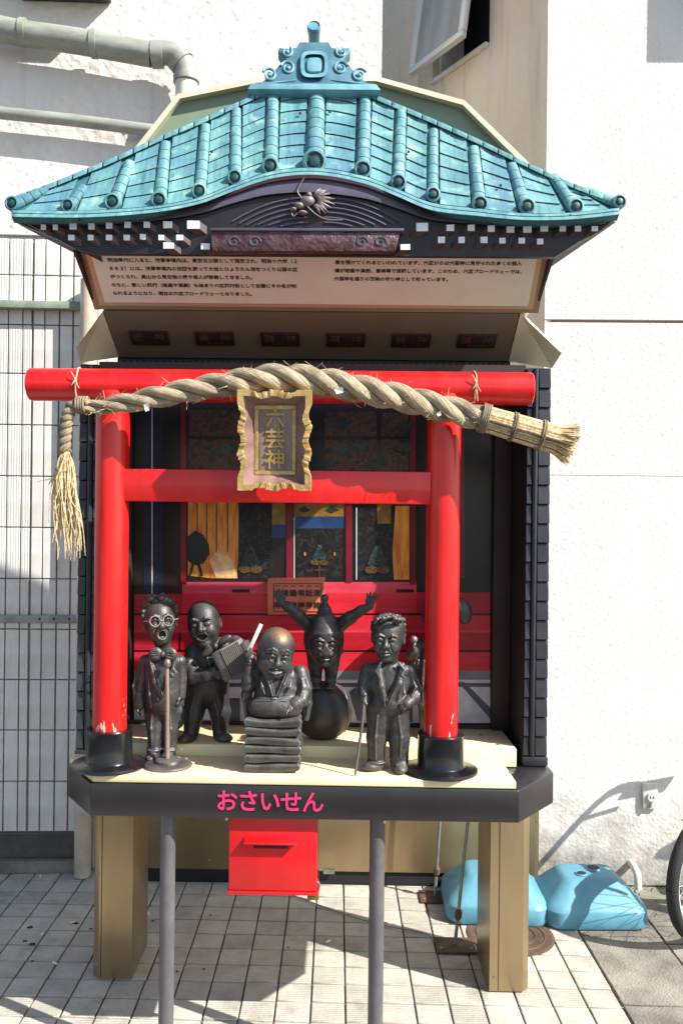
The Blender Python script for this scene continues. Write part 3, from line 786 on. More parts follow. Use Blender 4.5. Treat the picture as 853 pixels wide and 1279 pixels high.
for k, nm in enumerate(('戯神','奏神','踊神','唄神','話神','演神')):
    px = 187+81.6*k; py = 422+.8*k
    c0 = WP(px, py, sf[0]+sn_*.004, sn_)
    Rm = Matrix((Vector(EX), yup, sn_)).transposed()
    pt = MB().obox(c0, (.060,.030,.003), Rm).build('name_plate', plate_m, shrine, bevel=.0015)
    text_mesh(nm[0]+'　'+nm[1], .033, red_ink, 'lettering', c0+sn_*.0042+yup*.004, EX, yup, pt, bold=.0003)
    text_mesh('ー・ー・ー', .010, red_ink, 'lettering', c0+sn_*.0042-yup*.019, EX, yup, pt)
MB().box((sf[3].x-.01, 2.792, CZ1+.012), (sf[2].x+.01, 2.88, sf[2].z+.035)).build('corrugated_strip', M['black'], shrine)  # dark backing of the corrugated strip below the soffit
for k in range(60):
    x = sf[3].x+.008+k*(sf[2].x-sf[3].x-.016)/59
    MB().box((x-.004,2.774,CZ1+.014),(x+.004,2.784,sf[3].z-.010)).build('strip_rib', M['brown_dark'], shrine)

# ---- explanation board
bA, bB, bC_, bD = W(97,305,2.412), W(686,309,2.412), W(672,391,2.6), W(118,386,2.6)
board = MB().prism([bA,bB,bC_,bD], (0,.02,.03)).build('sign_board', mat('sign_bronze_frame', srgb(150,132,108), .4, .3), shrine)
bn = (bB-bA).cross(bD-bA).normalized()
if bn.y > 0: bn = -bn
def BP(px, py, off): return WP(px, py, bA+bn*off, bn)
for (i0, off, m) in ((7, .004, mat('sign_inner_frame', srgb(196,168,134), .4, .2)), (13, .007, mat('sign_cream_face', srgb(228,232,216), .5, col2=srgb(216,220,202), vscale=4))):
    MB().prism([BP(97+i0,305,off), BP(686-i0,309,off), BP(672-i0,391-i0*.65,off), BP(118+i0,386-i0*.65,off)], -bn*.004).build('sign_face', m, board)
bup = bA-bD; bup = (bup - Vector(EX)*bup.x).normalized()
lines_l = ['六区の場として大道芸したりが芸を披露する場所として栄えました。', '明治時代に入ると、浅草寺境内は、東京五公園として指定され、明治十六年（１',
 '８８３）には、浅草寺境内の田圃を掘って大池とひょうたん池をつくり公園の区', 'がつくられ、奥山から見世物小屋や芸人が移動してきました。',
 'のちに、新しい興行（映画や演劇）も始まり六区興行街として全国にその名が知', 'られるようになり、現在の六区ブロードウェーとなりました。']
lines_r = ['さ。六区周辺で行われるいろいろな見世物に出る様々な芸人達を見守り、芸の知', '恵を授けてくれるといわれています。六区からは六芸神に見守られた多くの芸人',
 '達が映画や演劇、音楽等で活躍しています。このため、六区ブロードウェーでは、', '六芸神を通りの繁栄の守り神として祀っています。']
bink = mat('sign_ink', srgb(52,40,34), .6)
for k, t in enumerate(lines_l):
    x0 = 133+1.6*k; y = 315+10.3*k
    text_mesh(t, .0150, bink, 'lettering', BP(x0, y, .0082), EX, bup, board, align='LEFT', extrude=.0003, bold=.00025)
for k, t in enumerate(lines_r):
    x0 = 419-.6*k; y = 318+10.2*k
    text_mesh(t, .0146, bink, 'lettering', BP(x0, y, .0082), EX, bup, board, align='LEFT', extrude=.0003, bold=.00025)
# brown side cheeks of the sign box
for px, s in ((692, 1), (93, -1)):
    x = W(px, 322, 2.40).x
    MB().prism([(x,2.392,2.272),(x,2.392,2.42),(x,2.74,2.47),(x,2.74,2.20),(x,2.612,2.165)], (-.008*s,0,0)).build('side_cheek', M['brown_dark'], shrine)
    MB().box((min(x-.007*s, x-.055*s), 2.63, 2.18), (max(x-.007*s, x-.055*s), 2.73, 2.44)).build('rear_rail', M['cream_box'], shrine)

# ---- upper box behind the roof
UB = 2.72
up_out = [(128,236),(222,117),(322,97),(470,95),(580,125),(690,232),(690,300),(128,300)]
up_in = [(136,238),(225,123),(323.5,103),(469.5,101),(578,131),(682,234),(682,299.5),(136,299.5)]
uo = [W(x,y,UB) for x,y in up_out]; ui = [W(x,y,UB) for x,y in up_in]
n = len(uo); dep = Vector((0,.15,0))
ring = MB()
ring.add(uo+ui+[p+dep for p in uo]+[p+Vector((0,.03,0)) for p in ui],
   [(i,(i+1)%n,n+(i+1)%n,n+i) for i in range(n)] + [(i,2*n+i,2*n+(i+1)%n,(i+1)%n) for i in range(n)] +
   [(n+i,n+(i+1)%n,3*n+(i+1)%n,3*n+i) for i in range(n)] + [tuple(range(2*n,3*n))])
ring.build('upper_box', M['cream_box'], shrine)
MB().prism([p+Vector((0,.026,0)) for p in ui], (0,.003,0)).build('green_panel', mat('grey_green_panel', srgb(128,144,122), .5, col2=srgb(116,132,108), vscale=3), shrine)

# ================================================================== ROOF
def roof_paint():
    m = mat('verdigris_paint', srgb(78,128,136), .65, col2=srgb(106,154,150), vscale=9, vdetail=6, vlo=.35, vhi=.7, bump=.25, bscale=45, bdist=.004, randv=.07)
    nt = m.node_tree; N = nt.nodes; L = nt.links; b = N['Principled BSDF']
    tc = N.new('ShaderNodeTexCoord')
    nz = N.new('ShaderNodeTexNoise'); nz.inputs['Scale'].default_value = 5; nz.inputs['Detail'].default_value = 7; nz.inputs['Distortion'].default_value = .6
    L.new(tc.outputs['Object'], nz.inputs['Vector'])
    rp = N.new('ShaderNodeValToRGB'); rp.color_ramp.elements[0].position = .46; rp.color_ramp.elements[0].color = (0,0,0,1); rp.color_ramp.elements[1].position = .7; rp.color_ramp.elements[1].color = (.8,.8,.8,1)
    L.new(nz.outputs['Fac'], rp.inputs['Fac'])
    src = b.inputs['Base Color'].links[0].from_socket
    mx = N.new('ShaderNodeMixRGB'); mx.inputs['Color2'].default_value = srgb(84,124,146)
    L.new(rp.outputs[0], mx.inputs['Fac']); L.new(src, mx.inputs['Color1'])
    mp = N.new('ShaderNodeMapping'); mp.inputs['Scale'].default_value = (38, 9, 5); L.new(tc.outputs['Object'], mp.inputs['Vector'])
    n2 = N.new('ShaderNodeTexNoise'); n2.inputs['Scale'].default_value = 1.3; n2.inputs['Detail'].default_value = 8; n2.inputs['Roughness'].default_value = .7; L.new(mp.outputs[0], n2.inputs['Vector'])
    r2 = N.new('ShaderNodeValToRGB'); r2.color_ramp.elements[0].position = .50; r2.color_ramp.elements[0].color = (0,0,0,1); r2.color_ramp.elements[1].position = .72; r2.color_ramp.elements[1].color = (.85,.85,.85,1)
    L.new(n2.outputs['Fac'], r2.inputs['Fac'])
    m3 = N.new('ShaderNodeMixRGB'); m3.inputs['Color2'].default_value = srgb(44,92,102)
    L.new(r2.outputs[0], m3.inputs['Fac']); L.new(mx.outputs[0], m3.inputs['Color1'])
    n4 = N.new('ShaderNodeTexNoise'); n4.inputs['Scale'].default_value = 24; n4.inputs['Detail'].default_value = 6; L.new(tc.outputs['Object'], n4.inputs['Vector'])
    r4 = N.new('ShaderNodeValToRGB'); r4.color_ramp.elements[0].position = .56; r4.color_ramp.elements[0].color = (0,0,0,1); r4.color_ramp.elements[1].position = .72; r4.color_ramp.elements[1].color = (.6,.6,.6,1)
    L.new(n4.outputs['Fac'], r4.inputs['Fac'])
    m5 = N.new('ShaderNodeMixRGB'); m5.inputs['Color2'].default_value = srgb(158,200,178)
    L.new(r4.outputs[0], m5.inputs['Fac']); L.new(m3.outputs[0], m5.inputs['Color1']); L.new(m5.outputs[0], b.inputs['Base Color'])
    return m
M['roof'] = roof_paint()
M['roof_dark'] = mat('dark_verdigris', srgb(46,98,104), .6, col2=srgb(58,112,116), vscale=9)
M['roof_rib'] = M['roof']; M['roof_rib_old'] = mat('verdigris_rib', srgb(66,122,128), .55, col2=srgb(100,158,156), vscale=14, vdetail=6, bump=.2, bscale=60, bdist=.003, randv=.08)
M['roof_orn'] = mat('blue_verdigris', srgb(84,130,144), .5, col2=srgb(112,160,168), vscale=16, vdetail=6)
M['cap_dark'] = mat('cap_dark', srgb(22,44,50), .5, col2=srgb(48,88,92), vscale=70)
M['gable_black'] = mat('gable_black', srgb(22,16,18), .45, col2=srgb(34,24,26), vscale=14)
M['gable_purple'] = mat('gable_purple', srgb(88,82,98), .45, col2=srgb(74,68,84), vscale=8)
M['gable_red'] = mat('gable_redbrown', srgb(62,30,28), .4, col2=srgb(48,24,24), vscale=10)
M['white_cap'] = mat('white_cap', srgb(236,236,240), .6, col2=srgb(214,214,222), vscale=20)
M['silver'] = mat('silver_carving', srgb(138,124,120), .5, .1, col2=srgb(108,96,94), vscale=30)

rp0 = W(393, 275, 2.33)
rup = W(393, 105, 2.57) - rp0; rup = Vector((0, rup.y, rup.z)).normalized()
rn = Vector((0, -rup.z, rup.y))
def RP(px, py, off=0.0): return WP(px, py, rp0 + rn*off, rn)
def curve(tab):
    xs = [a for a, _ in tab]; ys = [b for _, b in tab]
    # monotone-ish smooth: sample catmull on x
    pts = catmull([(a, b, 0) for a, b in tab], 10)
    X = [p.x for p in pts]; Y = [p.y for p in pts]
    return lambda x: float(np.interp(x, X, Y))
topY = curve([(15,246),(60,230),(100,214),(150,193),(200,170),(250,149),(300,126),(345,107),(393,101),(440,107),(480,123),(540,148),(600,175),(650,199),(700,222),(740,238),(773,248)])
eaveU = curve([(15,262),(88,263),(143,261),(200,256),(250,246),(294,229),(338,214),(393,209),(453,219),(497,236),(540,253),(598,260),(656,266),(716,265),(773,259)])
eaveL = curve([(15,271),(88,272),(143,270),(200,264.5),(250,254.5),(294,238),(338,224),(393,219),(453,229),(497,246),(540,263),(598,270),(656,275),(716,274),(773,268)])
XS = [15+i*(773-15)/90 for i in range(91)]
roof = MB().prism([RP(x, topY(x)) for x in XS] + [RP(x, eaveL(x)) for x in reversed(XS)], -rn*.022).build('roof', M['roof_dark'], shrine)
roof['label'] = 'turquoise painted tiled roof with upswept curved eave'

def rib_strip(xs, f0, f1, o0, o1, back, name, m):
    """solid strip between two curves, with an offset that may differ top/bottom"""
    rings = [[RP(x, f0(x), back), RP(x, f0(x), o0), RP(x, f1(x), o1), RP(x, f1(x), back)] for x in xs]
    return MB().loft(rings).build(name, m, roof, bevel=.0015, seg=1)
rib_strip(XS, lambda x: eaveU(x)+.5, lambda x: (eaveU(x)+eaveL(x))/2-.3, .012, .014, .001, 'eave_band', M['roof'])
rib_strip(XS, lambda x: (eaveU(x)+eaveL(x))/2+.3, lambda x: eaveL(x), .020, .022, .001, 'eave_band', M['roof'])
# ridge pieces along the top edge
k = 0
segs = [15+i*18.95 for i in range(41)]
for a, b in zip(segs[:-1], segs[1:]):
    xs = [a+.6+(b-a-1.2)*j/3 for j in range(4)]
    rib_strip(xs, lambda x: topY(x), lambda x: topY(x)+6.5, .016, .012, .001, 'ridge_tile', M['roof'])

ribs = [(20,256,60,236,8.5),(88,258,106,233,8),(143,253,163,203,9.5),(200,251,207,179,9.5),(250,240,257,157,9),(294,223,295,137,9),(338,209,341,120,10.5),
        (393,203,396,106,14),(453,213,456,121,10.5),(497,229,501,140,9.5),(540,244,541,163,8.5),(598,256,591,185,9.5),(656,259,638,206,9.5),(716,259,690,220,9),(769,254,728,237,8)]
PXM = 2.38/F_PX
def rib_tiles(bx, by, tx, ty, r):
    L_ = math.hypot(tx-bx, ty-by)
    ns = max(2, round(L_/11.5))
    b3 = RP(bx, by, .004); t3 = RP(tx, ty, .004)
    ax = (t3-b3).normalized(); side = ax.cross(rn).normalized(); nn = side.cross(ax)
    if nn.dot(rn) < 0: nn = -nn
    R = r*PXM*.92
    ln = (t3-b3).length
    for s in range(ns):
        u0 = ln*s/ns+.0008; u1 = ln*(s+1)/ns-.0008
        taper = 1-.20*(s/ns)
        rr0 = R*taper*1.04; rr1 = R*taper*.94
        rings = []
        for u, rr in ((u0, rr0*.97), (u0+.0015, rr0), (u1, rr1)):
            rings.append([b3 + ax*u + side*(rr*math.cos(a)) + nn*(rr*.74*math.sin(a)) for a in [math.pi*j/10 for j in range(11)]] )
        MB().loft(rings).build('rib_tile', M['roof_rib'], roof, smooth=True, angle=50)
    # round end cap with a sunken boss
    e = b3 - ax*.0 
    e = b3 + nn*(R*.25) - ax*(R*.25)
    prof = [(R*1.10,0),(R*1.18,.004),(R*1.18,.012),(R*.92,.014),(R*.82,.007),(R*.55,.006),(R*.46,.012),(R*.25,.013),(.0001,.013)]
    cdir = (Vector((0,-.97,.10)) - ax*.18 + side*0).normalized()
    cap = MB().lathe([(a, b) for a, b in [(R*1.18,-.008)]+prof], e, 22, axis=cdir).build('rib_cap', M['roof_rib'], roof, smooth=True, angle=35)
    MB().lathe([(.0001,.0080),(R*.80,.0080),(R*.80,.0098),(R*.60,.0088),(R*.52,.0130),(R*.30,.0145),(.0001,.0145)], e, 20, axis=cdir).build('rib_cap_recess', M['cap_dark'], roof, smooth=True)
for r in ribs: rib_tiles(*r)
# pan tiles between the ribs
for (b0x,b0y,t0x,t0y,r0), (b1x,b1y,t1x,t1y,r1) in zip(ribs[:-1], ribs[1:]):
    L_ = (math.hypot(t0x-b0x, t0y-b0y)+math.hypot(t1x-b1x, t1y-b1y))/2
    ns = max(2, round(L_/13))
    for s in range(ns):
        f0, f1 = s/ns+.009, (s+1)/ns-.002
        def P(f, w):
            xa = b0x+(t0x-b0x)*f; xb = b1x+(t1x-b1x)*f
            x = xa+(xb-xa)*w
            yb = eaveU(b0x+(b1x-b0x)*w)+.6; yt = topY(t0x+(t1x-t0x)*w)+7
            return x, yb+(yt-yb)*f
        w0, w1 = .10+r0/abs(b1x-b0x)*.45, .90-r1/abs(b1x-b0x)*.45
        jit = random.uniform(-.6,.6)
        rings = []
        for w in (w0, w0+(w1-w0)*.25, .5*(w0+w1), w0+(w1-w0)*.75, w1):
            dip = -.0035*math.sin(math.pi*(w-w0)/(w1-w0))
            x0, y0 = P(f0, w); x1, y1 = P(f1, w)
            rings.append([RP(x0,y0+jit*0,.0005), RP(x0,y0,.0095+dip), RP(x1,y1,.0060+dip), RP(x1,y1,.0005)])
        MB().loft(rings).build('pan_tile', M['roof'], roof)
for (px,py) in ((100,275),(375,142),(265,190),(510,190),(625,232),(412,140),(712,270)):
    MB().lathe([(.004,0),(.004,.003),(.0001,.004)], RP(px,py,.012), 8, axis=rn).build('screw_head', M['black'], roof)

# ridge ornament
orn_l = [(311,113),(316,104),(326,103),(340,92),(350,79),(358,75),(347,63),(349,59),(360,61),(370,59),(374,52),(392,52.5)]
orn = orn_l + [(785-x, y) for x, y in reversed(orn_l[:-1])]
orn = [(x-.5 if x > 393 else x, y) for x, y in orn]
oo = MB().prism([RP(x,y,.030) for x,y in orn], -rn*.034).build('ridge_ornament', mat('ornament_ground', srgb(58,94,108), .55, col2=srgb(80,120,132), vscale=20), roof, bevel=.003)
def ring_on_roof(cx, cy, rx, ry, w, o0, o1, m, name, sq=1.0, nn=28):
    def pt(a, f, o):
        c, s = math.cos(a), math.sin(a)
        e = sq
        return RP(cx+(rx+f)*math.copysign(abs(c)**e, c), cy-(ry+f)*math.copysign(abs(s)**e, s), o)
    rings = []
    for i in range(nn+1):
        a = 2*math.pi*i/nn
        rings.append([pt(a,0,o0), pt(a,0,o1), pt(a,-w,o1), pt(a,-w,o0)])
    MB().loft(rings, cap=False).build(name, m, roof, smooth=True, angle=30)
ring_on_roof(392.5, 80, 17, 16.5, 4, .029, .042, M['roof_orn'], 'ornament_ring', .55)
ring_on_roof(392.5, 80, 13, 12.5, 3.2, .029, .033, M['roof_dark'], 'ornament_groove', .55)
MB().prism([RP(392.5+9.5*math.copysign(abs(math.cos(a))**.55,math.cos(a)), 80-9*math.copysign(abs(math.sin(a))**.55,math.sin(a)), .040) for a in [2*math.pi*i/24 for i in range(24)]], -rn*.009).build('ornament_boss', M['roof_orn'], roof, bevel=.004)
for sgn in (-1, 1):
    for (dx, cy, r0, turns, st) in ((33,85,9,1.6,.3),(56,94,9,1.5,.5),(34,65,7,1.3,2.2)):
        pts = []
        for i in range(26):
            a = st + 2*math.pi*turns*i/25; rr = r0*(1-.8*i/25)
            pts.append(RP(392.5+sgn*(dx+rr*math.cos(a)), cy-rr*math.sin(a), .032))
        MB().tube(pts, [.0042*(1-.3*i/25) for i in range(26)], 8).build('ornament_scroll', M['roof_orn'], roof, smooth=True)
        MB().sphere(RP(392.5+sgn*dx, cy, .031), .006, 10, 6).build('ornament_bead', M['roof_orn'], roof, smooth=True)
    MB().tube([RP(392.5+sgn*x, y, .031) for x, y in ((76,107),(60,105),(44,103),(22,100))], [.002,.0035,.0035,.002], 8).build('ornament_line', M['roof_orn'], roof, smooth=True)
MB().prism([RP(x,y,.036) for x,y in ((309,111),(476,112),(470,104.5),(314,103.5))], -rn*.03).build('ornament_base', M['roof_orn'], roof, bevel=.003)
# finial cylinder pointing forward and up
f0 = RP(392.5, 50, .0); fd = Vector((0,-.955,.30)).normalized()
MB().lathe([(.016,-.03),(.0175,.05),(.0205,.075),(.0205,.082),(.0180,.086),(.0165,.083),(.0001,.083)], f0+Vector((0,0.03,-.010)), 24, axis=fd).build('finial', M['roof_orn'], roof, smooth=True)

# ---- gable board under the eave
GY = 2.366
def GP(px, py, off=0.0): return W(px, py, GY-off)
low = [(752,286),(722,302),(692,321),(118,317),(95,311),(52,288)]
gable = MB().prism([GP(x, eaveL(x)-1) for x in XS] + [GP(x,y) for x,y in low], (0,.018,0)).build('gable_board', M['gable_black'], shrine)
def gstrip(xs, f0, f1, off, name, m):
    MB().loft([[GP(x,f0(x),-.001), GP(x,f0(x),off), GP(x,f1(x),off), GP(x,f1(x),-.001)] for x in xs]).build(name, m, gable, bevel=.001, seg=1)
t2 = lambda x: 5+12*math.exp(-((x-393)/115)**2)
XG = [x for x in XS if 30 < x < 758]
gstrip(XG, lambda x: eaveL(x)-.5, lambda x: eaveL(x)+4, .016, 'barge_board', M['gable_red'])
gstrip(XG, lambda x: eaveL(x)+4.4, lambda x: eaveL(x)+4.4+t2(x), .010, 'barge_board', M['gable_purple'])
# carved wave lines
for sgn in (-1, 1):
    for kk in range(6):
        pts = []
        for i in range(14):
            u = i/13
            x = 395+sgn*(10+(95-kk*9)*u)
            y = 247+6.2*kk + (30-4*kk)*u*u
            if y > 283: break
            pts.append(GP(x, y, .002))
        if len(pts) > 3: MB().tube(pts, .0026, 6).build('carved_wave', M['gable_purple'], gable, smooth=True)
# tie beam
MB().prism([GP(263,288,.03),GP(500,288,.03),GP(494,314,.03),GP(265,314,.03)], (0,.032,0)).build('tie_beam', mat('tie_beam', srgb(66,34,30), .35, col2=srgb(92,66,70), vscale=24, vdetail=3, bump=.8, bscale=40, bdist=.01), gable, bevel=.003)
MB().prism([GP(262,284.5,.036),GP(505,285,.036),GP(503,288.5,.036),GP(263,287.7,.036)], (0,.036,0)).build('beam_lip', M['gable_purple'], gable, bevel=.001)
for cx0 in (292, 318, 452, 475):
    pts = [GP(cx0+(8-6*i/20)*math.cos(.4*i), 302-(7-5*i/20)*math.sin(.4*i), .031) for i in range(20)]
    MB().tube(pts, .0022, 6).build('beam_scroll', M['gable_purple'], gable, smooth=True)
# rafter ends with white caps
caps = [(55,284,7,8),(70,284,7,8),(92,283,10,9),(115,283,9,9),(137,282,9,9),(160,281,9,9),(184,281,9,9),(210,281,13,10),(242,281,18,12),
        (90,297,9,8),(114,297,8,8),(137,297,9,8),(159,297,9,8),(179,296,8,8),(202,297,8,8),(225,297,10,8),(211,307,15,9),(257,308,13,9),
        (527,284,17,12),(562,285,11,9),(588,285,10,9),(613,286,10,9),(637,287,11,9),(658,287,12,9),(679,286,11,8),(702,286,9,8),(721,286,9,8),(742,286,9,7),
        (551,300,10,9),(576,300,9,9),(604,300,10,9),(627,301,9,8),(651,301,9,8),(674,302,9,8),(506,309,14,8)]
for (cx, cy, w, h) in caps:
    sgn = 1 if cx > 390 else -1
    hw, hh = w/2, h/2
    hw *= .86; hh *= .84; front = [GP(cx-hw,cy-hh,.013),GP(cx+hw,cy-hh-.3*sgn,.013),GP(cx+hw,cy+hh,.013),GP(cx-hw,cy+hh,.013)]
    back = [GP(cx-hw-sgn*9,cy-hh+8,.001),GP(cx+hw-sgn*9,cy-hh+7,.001),GP(cx+hw-sgn*9,cy+hh+7,.001),GP(cx-hw-sgn*9,cy+hh+7,.001)]
    MB().loft([back, front]).build('rafter', M['gable_red'], gable)
    MB().prism([p+Vector((0,-.0035,0)) for p in front], (0,.003,0)).build('rafter_cap', M['white_cap'], gable)
# silver carved beast head with flame mane (kept generic)
for i in range(46):
    a = math.radians(-75+150*i/45)+random.uniform(-.1,.1); L_ = random.uniform(14,27)
    cx, cy = 392, 251
    pts = [GP(cx+6*math.cos(a), cy-6*math.sin(a), .010), GP(cx+L_*.6*math.cos(a+.12), cy-L_*.5*math.sin(a+.12), .016), GP(cx+L_*math.cos(a), cy-L_*.72*math.sin(a), .009)]
    MB().tube(catmull(pts,3), [.0042,.0040,.0036,.0030,.0022,.0014,.0008], 6).build('mane_lock', M['silver'], gable, smooth=True)
hd = MB()
for (x,y,rx,ry) in ((384,251,.020,.015),(374,257,.014,.009),(367,262,.009,.006),(378,266,.013,.006),(386,244,.009,.008)):
    hd.sphere(GP(x,y,.012), (rx,.014,ry), 12, 8)
hd.build('carved_head', M['silver'], gable, smooth=True)
for P_ in ([(379,250),(372,240),(374,232),(380,222)], [(384,258),(395,268),(408,274),(428,275)], [(372,266),(366,270),(364,262)]):
    MB().tube(catmull([GP(x,y,.016) for x,y in P_],6), .0016, 6).build('carved_whisker', M['silver'], gable, smooth=True)
# slanted eave undersides returning to the box
for (e0, e1) in (((692,321),(770,276)), ((118,317),(18,276))):
    p0, p1 = GP(*e0), GP(*e1)
    MB().prism([p0, p1, p1+Vector((0,.012,0)), p0+Vector((0,.012,0))], (0,0,-.001)).build('eave_lip', M['gable_red'], gable)
    q = Vector((0, .17, 0))
    MB().prism([p0+Vector((0,.02,.004)), p1+Vector((0,.02,.004)), p1+Vector((0,.05,.004)), p0+q], (0,0,.008)).build('eave_soffit', M['brown_dark'], gable)

# ================================================================== TORII, ROPE, PLAQUE
TY = 2.465
tlx, trx = W(139, 760, TY).x, W(552, 760, TY).x
barz = (W(60, 481, TY).z + W(640, 485, TY).z)/2
torii = thing('torii_gate', ((tlx+trx)/2, TY, LZ), 'glossy red torii gate with black ringed feet standing on cream deck', 'gate')
for x in (tlx, trx):
    MB().tube([(x,TY,LZ+.05),(x,TY,barz-.02)], .0475, 36).build('post', M['torii'], torii, smooth=True)
    MB().lathe([(.104,0),(.106,.004),(.104,.010),(.080,.013),(.070,.016),(.0655,.024),(.0645,.100),(.0655,.104),(.0640,.107),(.050,.1075),(.049,.099),(.0001,.099)], (x,TY,LZ+.001), 40).build('foot', M['gloss_black'], torii, smooth=True)
b0, b1 = W(38, 480, TY), W(664, 485, TY)
MB().lathe([(.0001,0),(.043,0),(.0465,.004),(.0465,b1.x-b0.x-.004),(.043,b1.x-b0.x),(.0001,b1.x-b0.x)], (b0.x,TY,barz), 40, axis=(1,0,0)).build('top_bar', M['torii'], torii, smooth=True)
n0 = (W(250, 587, TY).z); n1 = W(250, 627, TY).z
MB().box((tlx+.030, TY-.026, n1), (trx-.030, TY+.026, n0)).build('tie_beam', M['torii'], torii, bevel=.003)

# ---- plaque
PY = 2.345; PT = math.radians(7)
pc = W(343.5, 550, PY)
prx = Vector((1,0,.004)).normalized(); pup = Vector((0,-math.sin(PT),math.cos(PT))); pn = prx.cross(pup)
if pn.y > 0: pn = -pn
plq = thing('name_plaque', (pc.x, PY+.04, pc.z-.14), 'gilded wavy framed wooden plaque with three kanji hanging on red gate', 'plaque')
gold = mat('gilt_wood', srgb(204,176,118), .42, .2, col2=srgb(158,122,68), vscale=26, vdetail=6, bump=.3, bscale=90, bdist=.003)
wood = mat('weathered_wood', srgb(150,132,116), .5, col2=srgb(108,90,80), vscale=10, vdetail=7, stretch=(6,1,.5), bump=.2, bscale=60)
woodp = mat('purple_brown_wood', srgb(146,116,106), .5, col2=srgb(112,84,78), vscale=10, vdetail=6)
PXP = PY/F_PX
def PP(u, v, w=0.0):   # u,v in photo pixels from the plaque centre, w towards the viewer (m)
    return pc + prx*(u*PXP) + pup*(v*PXP) + pn*w
HU, HV = 46.0, 62.5
def wavy(n_side):
    out = []
    def lobe(t, k):   # wave profile along a side, flat near the corners
        if t < .12 or t > .88: return 0.0
        return -2.6 + 2.6*math.cos(2*math.pi*k*(t-.12)/.76) if True else 0
    for i in range(n_side):
        t = i/n_side; out.append((-HU+2*HU*t, -HV - (lobe(t,2) if .12<t<.88 else 0)*.8))
    for i in range(n_side):
        t = i/n_side; out.append((HU+lobe(t,3)*.9, -HV+2*HV*t))
    for i in range(n_side):
        t = i/n_side; out.append((HU-2*HU*t, HV + lobe(t,2)*.8))
    for i in range(n_side):
        t = i/n_side; out.append((-HU-lobe(t,3)*.9, HV-2*HV*t))
    return out
wo = wavy(22)
def shrink(p, d):
    return (p[0]-math.copysign(min(d,abs(p[0])), p[0])*(1 if abs(p[0]) > HU*.5 else abs(p[0])/HU), p[1]-math.copysign(min(d,abs(p[1])), p[1])*(1 if abs(p[1]) > HV*.5 else abs(p[1])/HV))
wi = [(p[0]*(1-8.0/HU), p[1]*(1-8.0/HV)) for p in wo]
IU, IV = 26.0, 43.5
def torect(p):
    m = max(abs(p[0])/HU, abs(p[1])/HV)
    return (p[0]/m*IU/HU, p[1]/m*IV/HV)
wr = [torect(p) for p in wo]
n = len(wo)
fr = MB(); fr.loft([[PP(u,v,-.016) for u,v in wo],[PP(u,v,.022) for u,v in wo],[PP(u*.992,v*.994,.025) for u,v in wo],[PP(u*1.005,v*1.005,.025) for u,v in wi],[PP(u,v,.021) for u,v in wi],[PP(u,v,-.016) for u,v in wi]], cap=False)
fr.build('frame', gold, plq, smooth=True, angle=30)
MB().loft([[PP(u*.998,v*.998,.020) for u,v in wi],[PP(u,v,-.012) for u,v in wr],[PP(u,v,-.016) for u,v in wr],[PP(u*.998,v*.998,-.016) for u,v in wi]], cap=False).build('sloped_border', woodp, plq, smooth=True, angle=30)
for side in range(4):
    nlob = 9 if side % 2 else 6
    for k in range(nlob):
        t = .17+.66*(k+.5)/nlob; idx = int((side+t)*22) % n
        (u0, v0), (u1, v1) = wo[idx], wi[idx]
        hw = 1.7 if k % 2 else 2.6
        du, dv = (hw, 0) if side % 2 == 0 else (0, hw)
        ht = .0285 if k % 2 else .0265
        MB().prism([PP(u0*1.012-du,v0*1.012-dv,ht),PP(u0*1.012+du,v0*1.012+dv,ht),PP(u1*1.01+du,v1*1.01+dv,ht),PP(u1*1.01-du,v1*1.01-dv,ht)], -pn*.02).build('carved_step', gold, plq, bevel=.001, seg=1)
panel = MB().prism([PP(-IU-1,-IV-1,-.0125),PP(IU+1,-IV-1,-.0125),PP(IU+1,IV+1,-.0125),PP(-IU-1,IV+1,-.0125)], -pn*.006).build('panel', wood, plq)
for (u0,v0,u1,v1) in ((-IU,-IV,IU,-IV+5),(-IU,IV-5,IU,IV),(-IU,-IV+5.2,-IU+4.6,IV-5.2),(IU-4.6,-IV+5.2,IU,IV-5.2)):
    MB().prism([PP(u0,v0,-.0095),PP(u1,v0,-.0095),PP(u1,v1,-.0095),PP(u0,v1,-.0095)], -pn*.0028).build('gilt_border', gold, panel, bevel=.0008, seg=1)
for ch, v in (('六', 26), ('芸', 0), ('神', -26)):
    text_mesh(ch, .056, mat('gilt_letter', srgb(172,140,84), .45, .2), 'lettering', PP(0, v, -.0105), prx, pup, panel, bold=.0009, extrude=.0022)

